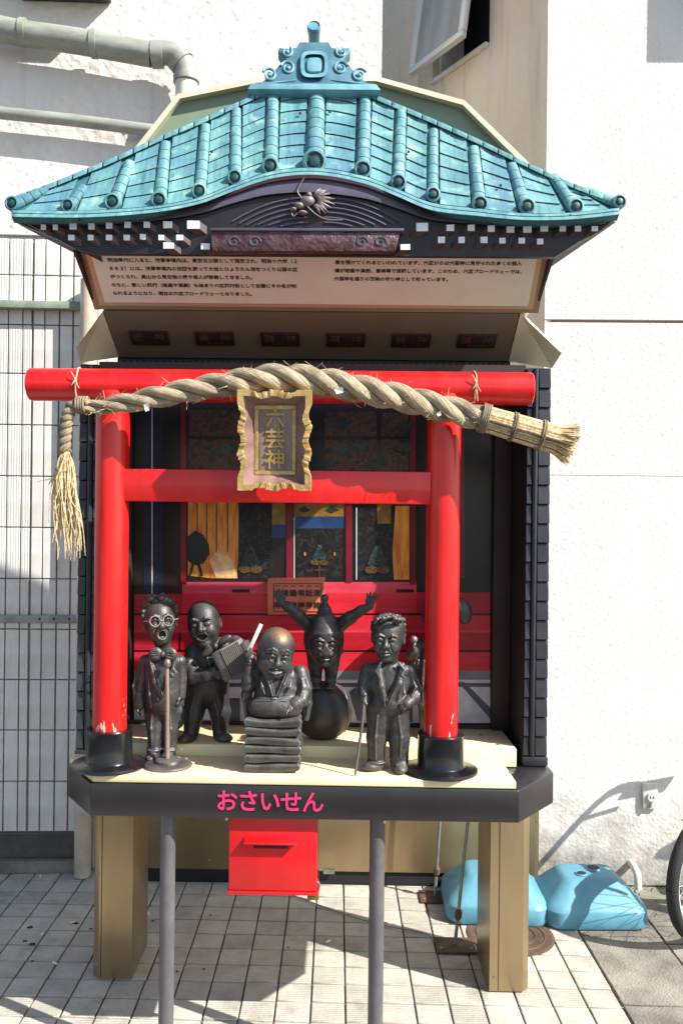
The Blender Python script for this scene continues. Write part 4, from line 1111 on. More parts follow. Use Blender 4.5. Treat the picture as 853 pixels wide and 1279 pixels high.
# ---- shimenawa rope
def straw_mat():
    m = mat('rice_straw', srgb(196,174,132), .8, spec=.2)
    nt = m.node_tree; N = nt.nodes; L = nt.links; b = N['Principled BSDF']
    uv = N.new('ShaderNodeUVMap'); mp = N.new('ShaderNodeMapping'); mp.inputs['Scale'].default_value = (14, 60, 1)
    L.new(uv.outputs[0], mp.inputs['Vector'])
    nz = N.new('ShaderNodeTexNoise'); nz.inputs['Scale'].default_value = 1; nz.inputs['Detail'].default_value = 5; L.new(mp.outputs[0], nz.inputs['Vector'])
    rp = N.new('ShaderNodeValToRGB'); rp.color_ramp.elements[0].position = .30; rp.color_ramp.elements[0].color = srgb(112,94,74); rp.color_ramp.elements[1].position = .60; rp.color_ramp.elements[1].color = srgb(210,192,160)
    L.new(nz.outputs['Fac'], rp.inputs['Fac'])
    tc = N.new('ShaderNodeTexCoord'); n2 = N.new('ShaderNodeTexNoise'); n2.inputs['Scale'].default_value = 16; n2.inputs['Detail'].default_value = 5; L.new(tc.outputs['Object'], n2.inputs['Vector'])
    r2 = N.new('ShaderNodeValToRGB'); r2.color_ramp.elements[0].position = .46; r2.color_ramp.elements[0].color = (0,0,0,1); r2.color_ramp.elements[1].position = .64; r2.color_ramp.elements[1].color = (.7,.7,.7,1)
    L.new(n2.outputs['Fac'], r2.inputs['Fac'])
    mx = N.new('ShaderNodeMixRGB'); mx.inputs['Color2'].default_value = srgb(118,104,90)
    L.new(r2.outputs[0], mx.inputs['Fac']); L.new(rp.outputs[0], mx.inputs['Color1']); L.new(mx.outputs[0], b.inputs['Base Color'])
    bp = N.new('ShaderNodeBump'); bp.inputs['Strength'].default_value = 1.0; bp.inputs['Distance'].default_value = .008
    L.new(nz.outputs['Fac'], bp.inputs['Height']); L.new(bp.outputs[0], b.inputs['Normal'])
    return m
M['straw'] = straw_mat()
M['straw_pale'] = mat('pale_straw', srgb(210,190,150), .7, col2=srgb(172,146,104), vscale=120, vdetail=2, vlo=.4, vhi=.6)
rope = thing('straw_rope', (W(343,500,2.36).x, 2.36, barz-.08), 'thick twisted straw rope tied along red gate with frayed tassel ends', 'rope')
ry = 2.362
cpx = [(97,507,.0165),(115,508,.022),(140,506,.028),(180,499,.034),(240,487,.039),(300,477,.043),(345,472,.045),(390,475,.045),(440,484,.045),(500,497,.045),(550,509,.044),(585,518,.042),(606,523,.037)]
cen = catmull([W(x,y,ry) for x,y,_ in cpx], 14)
radc = np.interp(np.linspace(0,1,len(cen)), np.linspace(0,1,len(cpx)), [r for *_,r in cpx])
arc = [0.0]
for a, b in zip(cen[:-1], cen[1:]): arc.append(arc[-1]+(b-a).length)
for s in range(3):
    pts = []; rr = []
    for i, p in enumerate(cen):
        t = (cen[min(i+1,len(cen)-1)]-cen[max(i-1,0)]).normalized()
        e1 = Vector((0,-1,0)); e1 = (e1 - t*e1.dot(t)).normalized(); e2 = t.cross(e1)
        R = radc[i]*.87
        a = 2*math.pi*(s/3) - arc[i]*2*math.pi/.255
        wob = 1+.05*math.sin(arc[i]*37+s*2)
        pts.append(p + (e1*math.cos(a)-e2*math.sin(a))*R*.54)
        rr.append(R*.49*wob)
    MB().tube(pts, rr, 18, twist=.13).build('strand', M['straw'], rope, smooth=True)
# stray fibres
fib = MB()
for i in range(110):
    k = random.randrange(6, len(cen)-4); p = cen[k]; a = random.uniform(0, 2*math.pi)
    t = (cen[k+1]-cen[k]).normalized()
    d = Vector((0, -abs(math.cos(a)), math.sin(a)))
    s0 = p + d*radc[k]*.86; L_ = random.uniform(.012,.034)
    s1 = s0 + d*L_*random.uniform(.2,.7) + t*L_*random.uniform(-.9,1)
    fib.tube([s0-d*.004, (s0+s1)/2+Vector((0,0,random.uniform(-.004,.006))), s1], [.0007,.0007,.0004], 4)
tag(fib.build('stray_fibres', M['straw_pale'], rope), kind='stuff')
for (px,py,qx,qy) in ((418,486,428,490),(545,516,550,518),(180,505,186,512)):
    MB().add([W(px,py,ry-.05),W(qx,py-3,ry-.056),W(qx+1,qy,ry-.05),W(px+2,qy+2,ry-.058)], [(0,1,2,3)]).build('paper_scrap', mat('paper', srgb(230,224,206), .8), rope)
# straw broom end
br = MB()
e0, e1, e2 = W(603,522,ry), W(694,549,ry), W(708,552,ry)
ax = (e1-e0).normalized(); sz = Vector((0,-1,0)); sz = (sz-ax*sz.dot(ax)).normalized(); sx_ = ax.cross(sz)
for i in range(420):
    a = random.uniform(0,2*math.pi); r = math.sqrt(random.random())
    d = (sz*math.cos(a)+sx_*math.sin(a))
    q0 = e0 + d*.034*r + ax*random.uniform(-.01,.01)
    q1 = e0 + ax*.10 + d*.037*r
    q2 = e1 + d*.039*r
    fl = random.uniform(.030,.052)
    q3 = e1 + ax*fl + d*(.055*r+random.uniform(-.004,.006)) + Vector((0,0,random.uniform(-.004,.003)))
    w = random.uniform(.0013,.0024)
    br.tube([q0,q1,q2,q3], [w,w,w,w*.7], 4)
tag(br.build('broom_straw', M['straw_pale'], rope), kind='stuff')
MB().tube([e0-ax*.004, e0+ax*.05, e0+ax*.12, e1], [.028,.032,.034,.035], 16).build('broom_core', M['straw'], rope, smooth=True)
def binding(c, axis, R, name='binding', n=3, r=.0028):
    pts = []
    u = Vector((0,0,1)); u = (u-axis*u.dot(axis)).normalized(); v = axis.cross(u)
    for i in range(n*20+1):
        a = 2*math.pi*i/20
        pts.append(c + axis*((i/20-n/2)*r*1.9) + (u*math.cos(a)+v*math.sin(a))*R)
    return MB().tube(pts, r, 6).build(name, M['straw'], rope, smooth=True)
binding(e0+ax*.004, ax, .039, n=4); binding(e0+ax*.085, ax, .0385, n=2); binding(e0+ax*.165, ax, .041, n=2)
# left cord and tassel
cord = catmull([W(112,506,ry), W(99,505,ry), W(90,509,ry), W(85,520,ry), W(82,538,ry), W(81,560,ry), W(82,566,ry)], 10)
for s in range(2):
    pts = []; L_ = 0
    for i, p in enumerate(cord):
        if i: L_ += (p-cord[i-1]).length
        t = (cord[min(i+1,len(cord)-1)]-cord[max(i-1,0)]).normalized()
        e1_ = Vector((0,-1,0)); e2_ = t.cross(e1_)
        a = math.pi*s + L_*2*math.pi/.042
        pts.append(p + (e1_*math.cos(a)+e2_*math.sin(a))*.0085)
    MB().tube(pts, .0105, 10).build('cord_strand', M['straw'], rope, smooth=True)
binding(W(82,562,ry), Vector((0,0,-1)), .0175, n=3, r=.003); binding(W(103,506,ry), Vector((1,0,0)), .022, n=4, r=.0035)
ts = MB(); q = W(82,564,ry)
for i in range(170):
    a = random.uniform(0,2*math.pi); r = math.sqrt(random.random())
    d = Vector((math.cos(a), math.sin(a)*.8, 0))
    L_ = random.uniform(.12,.30) if random.random() < .8 else random.uniform(.06,.14)
    spread = .027*r*random.uniform(.6,1.4)
    drift = .014 if L_ > .2 else -.004
    pts = [q + d*.011*r, q + d*(.012+spread*.45)+Vector((0,0,-.3*L_)), q + d*(.01+spread*.85)+Vector((drift*.5+random.uniform(-.006,.006),random.uniform(-.005,.005),-.65*L_)),
           q + d*(.008+spread)+Vector((drift+random.uniform(-.014,.014),random.uniform(-.008,.008),-L_))]
    if random.random() < .10: pts[3] += Vector((random.choice((-1,1))*random.uniform(.015,.04),0,.02))
    w = random.uniform(.0009,.0017)
    ts.tube(catmull(pts,3), [w]*9+[w*.5], 4)
tag(ts.build('tassel_straw', M['straw_pale'], rope), kind='stuff')
# thin ties round the bar
for px, pyt in ((101,458),(591,466)):
    c = W(px, 482, TY); ring_ = []
    for i in range(25):
        a = 2*math.pi*i/24; ring_.append(Vector((c.x+.002*math.sin(3*a), TY+math.cos(a)*.0485, barz+math.sin(a)*.0485)))
    MB().tube(ring_, .0022, 6).build('tie_string', M['straw_pale'], rope, smooth=True)
    kq = Vector((c.x, TY-.050, barz+.008))
    for dx, dz in ((-.012,.022),(.012,-.025),(-.010,-.018),(.004,-.052)):
        MB().tube([kq, kq+Vector((dx*.5,-.004,dz*.6)), kq+Vector((dx,-.003,dz))], [.002,.0016,.001], 5).build('tie_end', M['straw_pale'], rope, smooth=True)

# ================================================================== PROPS ON THE GROUND
CBY = 3.64
cx0, cx1 = W(181, 1060, CBY).x, corner-.03
cab = thing('low_cabinet', ((cx0+cx1)/2, CBY, 0), 'long low beige metal cabinet behind the stand on black base', 'cabinet')
MB().box((cx0, CBY, .060), (cx1, CBY+.055, 1.0)).build('front_panel', M['beige_metal'], cab, bevel=.003)
MB().box((cx0+.01, CBY+.012, .001), (cx1-.01, CBY+.05, .059)).build('base', M['black'], cab)
for px in (262, 391, 547):
    p = W(px, 1074, CBY-.0005); MB().lathe([(.005,0),(.005,.002),(.0001,.003)], p, 10, axis=(0,-1,0)).build('screw_head', M['metal_grey'], cab)
MB().box((W(404,1080,CBY).x, CBY-.008, .052), (W(418,1080,CBY).x, CBY-.001, .068)).build('catch', M['metal_grey'], cab)

# ---- water-filled parasol weights
teal = mat('blue_plastic', srgb(74,130,150), .5, col2=srgb(98,152,170), vscale=8, vdetail=8, vlo=.3, vhi=.75, bump=.12, bscale=30, bdist=.004)
def weight(cx, cy, rot, label):
    t = thing('parasol_weight', (cx, cy, 0), label, 'parasol weight', 'blue plastic parasol weights by the wall')
    rings = []
    prof = [(.184,.156,.0015,.060),(.193,.165,.008,.062),(.197,.169,.020,.064),(.195,.167,.066,.064),(.188,.160,.078,.062),(.176,.146,.088,.058),(.116,.088,.150,.036),(.104,.078,.159,.032),(.090,.066,.162,.028),(.05,.035,.1625,.016)]
    cr, sr = math.cos(rot), math.sin(rot)
    for (a, b, z, c_) in prof:
        ring_ = []
        for (qx, qy, a0) in ((1,1,0),(-1,1,90),(-1,-1,180),(1,-1,270)):
            for k in range(9):
                th = math.radians(a0+90*k/8)
                x = qx*(a-c_)+c_*math.cos(th); y = qy*(b-c_)+c_*math.sin(th)
                ring_.append((cx+x*cr-y*sr, cy+x*sr+y*cr, z))
        rings.append(ring_)
    MB().loft(rings).build('shell', teal, t, smooth=True, angle=28)
    for (dx, dy, r) in ((.030,.020,.026),(-.035,-.034,.020)):
        c = (cx+dx*cr-dy*sr, cy+dx*sr+dy*cr, .1595)
        lip = MB().lathe([(r*.82,.0),(r*1.15,.0),(r*1.18,.006),(r*1.0,.009),(r*.84,.006)], c, 20).build('filler_lip', teal, t, smooth=True)
        MB().lathe([(.0001,.002),(r*.90,.002),(r*.90,.0082),(.0001,.0078)], c, 20).build('filler_hole_disc', M['black'], lip)  # black disc on the shell stands for the shade inside the hole
weight(WZ(738,1135,.04).x, 3.44, .03, 'blue plastic parasol weight with two filler holes lying against white stucco wall')
weight(WZ(622,1130,.04).x-.01, 3.46, -.04, 'blue plastic parasol weight half hidden behind the square beige leg')

# ---- manhole cover
mc = WZ(637, 1168, 0)
rust = mat('rusty_iron', srgb(112,88,70), .75, .35, col2=srgb(80,66,56), vscale=16, vdetail=8, bump=.5, bscale=70, bdist=.004)
man = thing('manhole_cover', (mc.x, mc.y, 0), 'small round rusty manhole cover set in the tiles beside blue weights', 'manhole cover')
MB().lathe([(.160,-.004),(.160,.0042),(.150,.0048),(.148,.0040),(.0001,.0040)], (mc.x,mc.y,0), 48).build('plate', rust, man, smooth=True, angle=25)
for r in (.05, .09, .125):
    pts = [(mc.x+r*math.cos(2*math.pi*k/40), mc.y+r*math.sin(2*math.pi*k/40), .0045) for k in range(41)]
    MB().tube(pts, .0025, 6, cap=False).build('raised_ring', rust, man)

# ---- steel stakes on plates
def stake(px, py, tx, ty, tz, label, w, kpy):
    b = WZ(px, py, 0); top = W(tx, ty, b.y)
    d = (top-b); top = b + d*(tz/d.z)
    s = thing('steel_stay', (b.x, b.y, 0), label, 'stay', 'steel stays on rusty plates')
    MB().box((b.x-w/2, b.y-.055, .002), (b.x+w/2, b.y+.055, .010)).build('foot_plate', rust, s, bevel=.002)
    for dx in (-.38, .38): MB().lathe([(.006,.010),(.006,.0125),(.0001,.013)], (b.x+dx*w, b.y-.03, 0), 8).build('bolt_or_hole', M['metal_grey'], s)
    MB().tube([b+Vector((0,0,.011)), top], .0062, 10).build('rod', M['metal_grey'], s, smooth=True)
    f = (W(px, kpy, b.y).z)/tz; c = b + d*(tz/d.z)*f
    MB().lathe([(.007,-.020),(.013,-.010),(.013,.010),(.007,.020)], c, 8, axis=d).build('turnbuckle', rust, s)
stake(543, 1122, 549, 1030, .93, 'thin steel stay on rusty plate close to the beige cabinet', .125, 1088)
stake(568, 1183, 584, 1030, .716, 'thin leaning steel stay on rusty plate beside the square beige leg', .140, 1142)

# ---- loose cable on the tiles
cab_pts = catmull([WZ(x,y,.006) for x,y in ((318,1096),(350,1112),(392,1128),(440,1145),(480,1156),(530,1166),(545,1178))], 6)
tag(MB().tube(cab_pts, .0022, 6).build('thin_wire', mat('grey_wire', srgb(120,112,100), .6), smooth=True), 'thin grey wire lying across the pavement tiles under the deck', 'wire')

# ---- litter and gum spots on the tiles (flat stains)
spot = mat('gum_spot', srgb(44,40,36), .9)
lit = mat('cigarette_paper', srgb(226,222,212), .8)
for (px,py,r) in ((38,1158,.012),(41,1179,.013),(32,1175,.010),(95,1153,.012),(114,1160,.007),(191,1150,.007),(41,1200,.006),(263,1143,.005),(255,1210,.005),(222,1213,.005),(360,1183,.005)):
    c = WZ(px,py,.0022)
    tag(MB().prism([(c.x+r*random.uniform(.6,1.1)*math.cos(a), c.y+r*.8*random.uniform(.6,1.1)*math.sin(a), .0024) for a in [k*2*math.pi/9 for k in range(9)]], (0,0,-.0012)).build('gum_spot', spot, pave))
for (px,py) in ((51,1094),(91,1152),(53,1167),(69,1203),(186,1141),(410,1176)):
    c = WZ(px,py,.005); a = random.uniform(0,3.1)
    MB().tube([(c.x-.010*math.cos(a),c.y-.010*math.sin(a),.0055),(c.x+.010*math.cos(a),c.y+.010*math.sin(a),.0055)], .0035, 6).build('litter_scrap', lit, pave)
# moss along the wall foot
moss = MB()
for i in range(500):
    x = random.uniform(.98, 2.0); y = 3.69-abs(random.gauss(0,.05))
    if random.random() < .4: x = random.gauss(1.16,.06); y = random.gauss(3.40,.10)
    h = random.uniform(.004,.014); a = random.uniform(0,6.28)
    moss.add([(x,y,.004),(x+.006*math.cos(a),y+.006*math.sin(a),.004),(x+random.uniform(-.006,.006),y-.003,.004+h)], [(0,1,2)])
tag(moss.build('moss', mat('moss', srgb(92,98,52), .9, col2=srgb(120,110,70), vscale=30)), 'low green moss growing along the wall foot', 'moss', kind='stuff')

# ---- bicycle at the right edge
fh = WZ(878, 1176, 0); fh = Vector((fh.x+.01, fh.y, .245))
bike = thing('bicycle', (fh.x+.5, fh.y+.12, 0), 'parked bicycle with black tyres leaning by the white stucco wall', 'bicycle')
rub = mat('tyre_rubber', (.014,.014,.015,1), .75, bump=.3, bscale=160); chrome = mat('bright_rim', srgb(200,200,200), .25, .9); fpaint = mat('bike_paint', srgb(60,64,72), .3, .3, coat=.5)
def ringpath(c, e1, e2, r, n=48): return [c + e1*(r*math.cos(2*math.pi*k/n)) + e2*(r*math.sin(2*math.pi*k/n)) for k in range(n+1)]
def wheel(c, d):
    z = Vector((0,0,1)); w = MB().tube(ringpath(c, d, z, .222), .022, 12, cap=False).build('tyre', rub, bike, smooth=True)
    nx_ = d.cross(z)
    rim = MB()
    rim.loft([[p + (c-p).normalized()*a + nx_*b for a, b in ((.012,-.011),(.012,.011),(.030,.009),(.030,-.009))] for p in ringpath(c, d, z, .222)], cap=False)
    rim.build('rim', mat('white_rim', srgb(214,212,208), .35, .3), w)
    sp_ = MB()
    for k in range(28):
        a = 2*math.pi*k/28; o = nx_*(.028 if k % 2 else -.028)
        sp_.tube([c+o+(d*math.cos(a+.5)+z*math.sin(a+.5))*.018, c+(d*math.cos(a)+z*math.sin(a))*.194], .0011, 4)
    sp_.build('spokes', chrome, w)
    MB().lathe([(.006,-.05),(.006,-.034),(.022,-.032),(.022,-.026),(.014,-.02),(.014,.02),(.022,.026),(.022,.032),(.006,.034),(.006,.05)], c, 14, axis=nx_).build('hub', chrome, w, smooth=True)
u = Vector((.965,.26,0)).normalized(); su = Vector((-.80,-.60,0)).normalized()
wheel(fh, su); rh = fh + u*.98; wheel(rh, -u)
Z3 = Vector((0,0,1)); sid = su.cross(Z3); sd2 = u.cross(Z3)
crown = fh - su*.07 + Z3*.275; head = fh - su*.12 + Z3*.34; stem = fh - su*.14 + Z3*.41
for s in (-1, 1): MB().tube([fh+sid*.045*s, crown+sid*.04*s], .010, 8).build('fork_blade', chrome, bike, smooth=True)
MB().tube([crown-sid*.045, crown+sid*.045], .013, 8).build('fork_crown', fpaint, bike, smooth=True)
MB().tube([crown, head], .018, 12).build('head_tube', fpaint, bike, smooth=True)
MB().tube([head, stem], .012, 10).build('stem', chrome, bike, smooth=True)
MB().tube(catmull([stem+sd2*.25+u*.16-Z3*.02, stem+sd2*.22+u*.06+Z3*.05, stem+sd2*.08, stem-sd2*.08, stem-sd2*.22+u*.06+Z3*.05, stem-sd2*.25+u*.16-Z3*.02],6), .0115, 8).build('handlebar', chrome, bike, smooth=True)
for s in (-1,1): MB().tube([stem+sd2*.235*s+u*.09+Z3*.02, stem+sd2*.255*s+u*.20-Z3*.03], .017, 10).build('grip', rub, bike, smooth=True)
for s in (-1,1): MB().tube([stem+sd2*.21*s+u*.05+Z3*.05, stem+sd2*.22*s-u*.02-Z3*.02, stem+sd2*.25*s+u*.06-Z3*.06], .006, 6).build('brake_lever', chrome, bike, smooth=True)
bb = fh + u*.56 + Z3*.03; st = fh + u*.74 + Z3*.36; sad = fh + u*.78 + Z3*.48
for a, b, r in ((head-Z3*.02, bb, .019), (head-Z3*.07, bb+Z3*.06+u*.02, .012), (bb, st, .016), (st, sad, .012), (bb, rh, .010), (st-Z3*.02, rh, .009)):
    MB().tube([a, b], r, 10).build('frame_tube', fpaint, bike, smooth=True)
sd_ = [[sad + u*x + sid2*(w*math.cos(t)) + Z3*(h*math.sin(t)+.01) for t in [2*math.pi*k/12 for k in range(12)]] for sid2 in (u.cross(Z3),) for x, w, h in ((-.15,.012,.012),(-.10,.03,.022),(0,.045,.03),(.07,.085,.036),(.11,.07,.03),(.13,.02,.012))]
MB().loft(sd_).build('saddle', rub, bike, smooth=True)
MB().tube([bb-u.cross(Z3)*.07, bb+u.cross(Z3)*.07], .012, 8).build('crank_axle', chrome, bike)
for s in (-1,1):
    MB().tube([bb+u.cross(Z3)*.075*s, bb+u.cross(Z3)*.085*s+u*.10*s-Z3*.10*s], .008, 6).build('crank_arm', chrome, bike)
    pq = bb+u.cross(Z3)*.12*s+u*.10*s-Z3*.10*s
    MB().obox(pq, (.04,.045,.010)).build('pedal', rub, bike)
# front mudguard
MB().loft([[p + (p-fh).normalized()*.034 + sid*w + Z3*(-abs(w)*.15) for w in (-.026,-.013,0,.013,.026)] + [p + (p-fh).normalized()*.031 + sid*w for w in (.026,.013,0,-.013,-.026)] for p in [fh + (su*math.cos(a)+Z3*math.sin(a))*.222 for a in [math.radians(60+8*k) for k in range(18)]]]).build('mudguard', fpaint, bike, smooth=True)
MB().tube([fh+u*.52+Z3*.02, fh+u*.62-Z3*.243+u.cross(Z3)*.14], .009, 8).build('kickstand', chrome, bike)

# ================================================================== STATUES (sculpted distance fields)
class Sculpt:
    def __init__(s, lo, hi, h):
        s.lo = np.array(lo, np.float32); s.h = h
        s.n = [int(math.ceil((hi[i]-lo[i])/h))+1 for i in range(3)]
        s.ax = [s.lo[i] + h*np.arange(s.n[i], dtype=np.float32) for i in range(3)]
        s.F = np.full(s.n, 50.0, np.float32)
    def sub(s, lo, hi, m):
        sl = []
        for i in range(3):
            a = int(math.floor((lo[i]-m-s.lo[i])/s.h)); b = int(math.ceil((hi[i]+m-s.lo[i])/s.h))+1
            a = max(a, 0); b = min(b, s.n[i])
            if b-a < 1: return None
            sl.append(slice(a, b))
        return tuple(sl), s.ax[0][sl[0]][:,None,None], s.ax[1][sl[1]][None,:,None], s.ax[2][sl[2]][None,None,:]
    def put(s, sl, d, k, op):
        A = s.F[sl]
        if op == '+':
            if k <= 0: s.F[sl] = np.minimum(A, d); return
            h = np.clip(.5+.5*(A-d)/k, 0, 1)
            s.F[sl] = A + (d-A)*h - k*h*(1-h)
        else:
            d = -d
            if k <= 0: s.F[sl] = np.maximum(A, d); return
            h = np.clip(.5-.5*(A-d)/k, 0, 1)
            s.F[sl] = A + (d-A)*h + k*h*(1-h)
    def ell(s, c, r, R=None, k=1.5, op='+'):
        c = np.array(c, float); rm = max(r)
        q = s.sub(c-rm, c+rm, k+3*s.h)
        if q is None: return
        sl, X, Y, Z = q
        x, y, z = X-c[0], Y-c[1], Z-c[2]
        if R is not None:
            Rt = np.array(R).T
            x, y, z = (Rt[0,0]*x+Rt[0,1]*y+Rt[0,2]*z), (Rt[1,0]*x+Rt[1,1]*y+Rt[1,2]*z), (Rt[2,0]*x+Rt[2,1]*y+Rt[2,2]*z)
        a = (x/r[0])**2+(y/r[1])**2+(z/r[2])**2
        b = (x/r[0]**2)**2+(y/r[1]**2)**2+(z/r[2]**2)**2
        k0 = np.sqrt(a); d = k0*(k0-1)/np.sqrt(b+1e-9)
        s.put(sl, d.astype(np.float32), k, op)
    def cap(s, a, b, ra, rb=None, k=1.5, op='+'):
        rb = ra if rb is None else rb
        a = np.array(a, float); b = np.array(b, float); m = max(ra, rb)
        q = s.sub(np.minimum(a,b)-m, np.maximum(a,b)+m, k+3*s.h)
        if q is None: return
        sl, X, Y, Z = q
        ab = b-a; L2 = float(ab@ab)+1e-9
        x, y, z = X-a[0], Y-a[1], Z-a[2]
        t = np.clip((x*ab[0]+y*ab[1]+z*ab[2])/L2, 0, 1)
        d = np.sqrt((x-t*ab[0])**2+(y-t*ab[1])**2+(z-t*ab[2])**2) - (ra+(rb-ra)*t)
        s.put(sl, d.astype(np.float32), k, op)
    def path(s, pts, rad, k=1.0, op='+'):
        if not hasattr(rad, '__len__'): rad = [rad]*len(pts)
        for i in range(len(pts)-1): s.cap(pts[i], pts[i+1], rad[i], rad[i+1], k, op)
    def box(s, c, hf, rnd=1.0, R=None, k=1.0, op='+'):
        c = np.array(c, float); m = float(np.linalg.norm(hf))
        q = s.sub(c-m, c+m, k+3*s.h)
        if q is None: return
        sl, X, Y, Z = q
        x, y, z = X-c[0], Y-c[1], Z-c[2]
        if R is not None:
            Rt = np.array(R).T
            x, y, z = (Rt[0,0]*x+Rt[0,1]*y+Rt[0,2]*z), (Rt[1,0]*x+Rt[1,1]*y+Rt[1,2]*z), (Rt[2,0]*x+Rt[2,1]*y+Rt[2,2]*z)
        qx, qy, qz = np.abs(x)-hf[0]+rnd, np.abs(y)-hf[1]+rnd, np.abs(z)-hf[2]+rnd
        d = np.sqrt(np.maximum(qx,0)**2+np.maximum(qy,0)**2+np.maximum(qz,0)**2)+np.minimum(np.maximum(qx,np.maximum(qy,qz)),0)-rnd
        s.put(sl, d.astype(np.float32), k, op)
    def cutbelow(s, z):
        s.F[...] = np.maximum(s.F, (z-s.ax[2])[None,None,:])
    def rough(s, amp, cell, seed, zlo=None, zhi=None, aniso=(1,1,1)):
        r = np.random.default_rng(seed)
        m = [int(s.n[i]*s.h/(cell*aniso[i]))+3 for i in range(3)]
        g = r.normal(size=m).astype(np.float32)
        for i in range(3):
            t = np.arange(s.n[i])*s.h/(cell*aniso[i]); j = t.astype(int); f = (t-j).astype(np.float32); f = f*f*(3-2*f)
            sh = [1,1,1]; sh[i] = -1; f = f.reshape(sh)
            g = np.take(g, j, axis=i)*(1-f)+np.take(g, j+1, axis=i)*f
        if zlo is not None:
            w = np.clip((s.ax[2]-zlo)/6, 0, 1)*np.clip((zhi-s.ax[2])/6, 0, 1); g = g*w[None,None,:]
        s.F += amp*g
    def mesh(s):
        F = s.F
        F[0]=F[-1]=9; F[:,0]=F[:,-1]=9; F[:,:,0]=F[:,:,-1]=9
        I = F < 0
        nx, ny, nz = s.n
        cnt = np.zeros((nx-1,ny-1,nz-1), np.uint8)
        for dx in (0,1):
            for dy in (0,1):
                for dz in (0,1):
                    cnt += I[dx:nx-1+dx, dy:ny-1+dy, dz:nz-1+dz]
        act = (cnt > 0) & (cnt < 8)
        idx = np.full(act.shape, -1, np.int64)
        cells = np.argwhere(act); idx[act] = np.arange(len(cells))
        acc = np.zeros((len(cells),3)); num = np.zeros(len(cells))
        corners = [(dx,dy,dz) for dx in (0,1) for dy in (0,1) for dz in (0,1)]
        cv = {c: F[cells[:,0]+c[0], cells[:,1]+c[1], cells[:,2]+c[2]].astype(float) for c in corners}
        for c in corners:
            for i in range(3):
                if c[i] == 0:
                    e = list(c); e[i] = 1; e = tuple(e)
                    a, b = cv[c], cv[e]; m = (a < 0) != (b < 0)
                    t = np.where(m, a/(a-b+1e-12*(~m)), 0)
                    p = np.tile(np.array(c, float), (len(cells),1)); p[:,i] = t
                    acc[m] += p[m]; num[m] += 1
        V = (cells + acc/num[:,None])*s.h + s.lo
        quads = []
        for i in range(3):
            j, k = (i+1)%3, (i+2)%3
            sa = [slice(None)]*3; sb = [slice(None)]*3
            sa[i] = slice(0,-1); sb[i] = slice(1,None)
            A, B = I[tuple(sa)], I[tuple(sb)]
            e = np.argwhere(A != B)
            ok = (e[:,j] > 0) & (e[:,k] > 0) & (e[:,j] < s.n[j]-1) & (e[:,k] < s.n[k]-1)
            e = e[ok]; fl = A[e[:,0],e[:,1],e[:,2]]
            def cell(dj, dk):
                q = e.copy(); q[:,j] -= dj; q[:,k] -= dk
                return idx[q[:,0],q[:,1],q[:,2]]
            q = np.stack([cell(1,1), cell(0,1), cell(0,0), cell(1,0)], 1)
            q[~fl] = q[~fl][:, ::-1]
            quads.append(q)
        return V, np.concatenate(quads)

class Fr:
    """a turned and scaled frame inside a sculpt (for heads)"""
    def __init__(s, S, c, yaw=0, pitch=0, roll=0, sc=1.0):
        s.S = S; s.c = np.array(c, float); s.sc = sc
        R = Matrix.Rotation(math.radians(yaw), 3, 'Z') @ Matrix.Rotation(math.radians(roll), 3, 'Y') @ Matrix.Rotation(math.radians(pitch), 3, 'X')
        s.R = np.array(R)
    def T(s, p): return s.c + s.R @ (np.array(p, float)*s.sc)
    def ell(s, c, r, k=1.5, op='+', R=None):
        s.S.ell(s.T(c), [a*s.sc for a in r], s.R if R is None else s.R @ np.array(R), k*s.sc, op)
    def cap(s, a, b, ra, rb=None, k=1.0, op='+'):
        s.S.cap(s.T(a), s.T(b), ra*s.sc, None if rb is None else rb*s.sc, k*s.sc, op)
    def path(s, pts, rad, k=1.0, op='+'):
        if not hasattr(rad,'__len__'): rad = [rad]*len(pts)
        s.S.path([s.T(p) for p in pts], [r*s.sc for r in rad], k*s.sc, op)

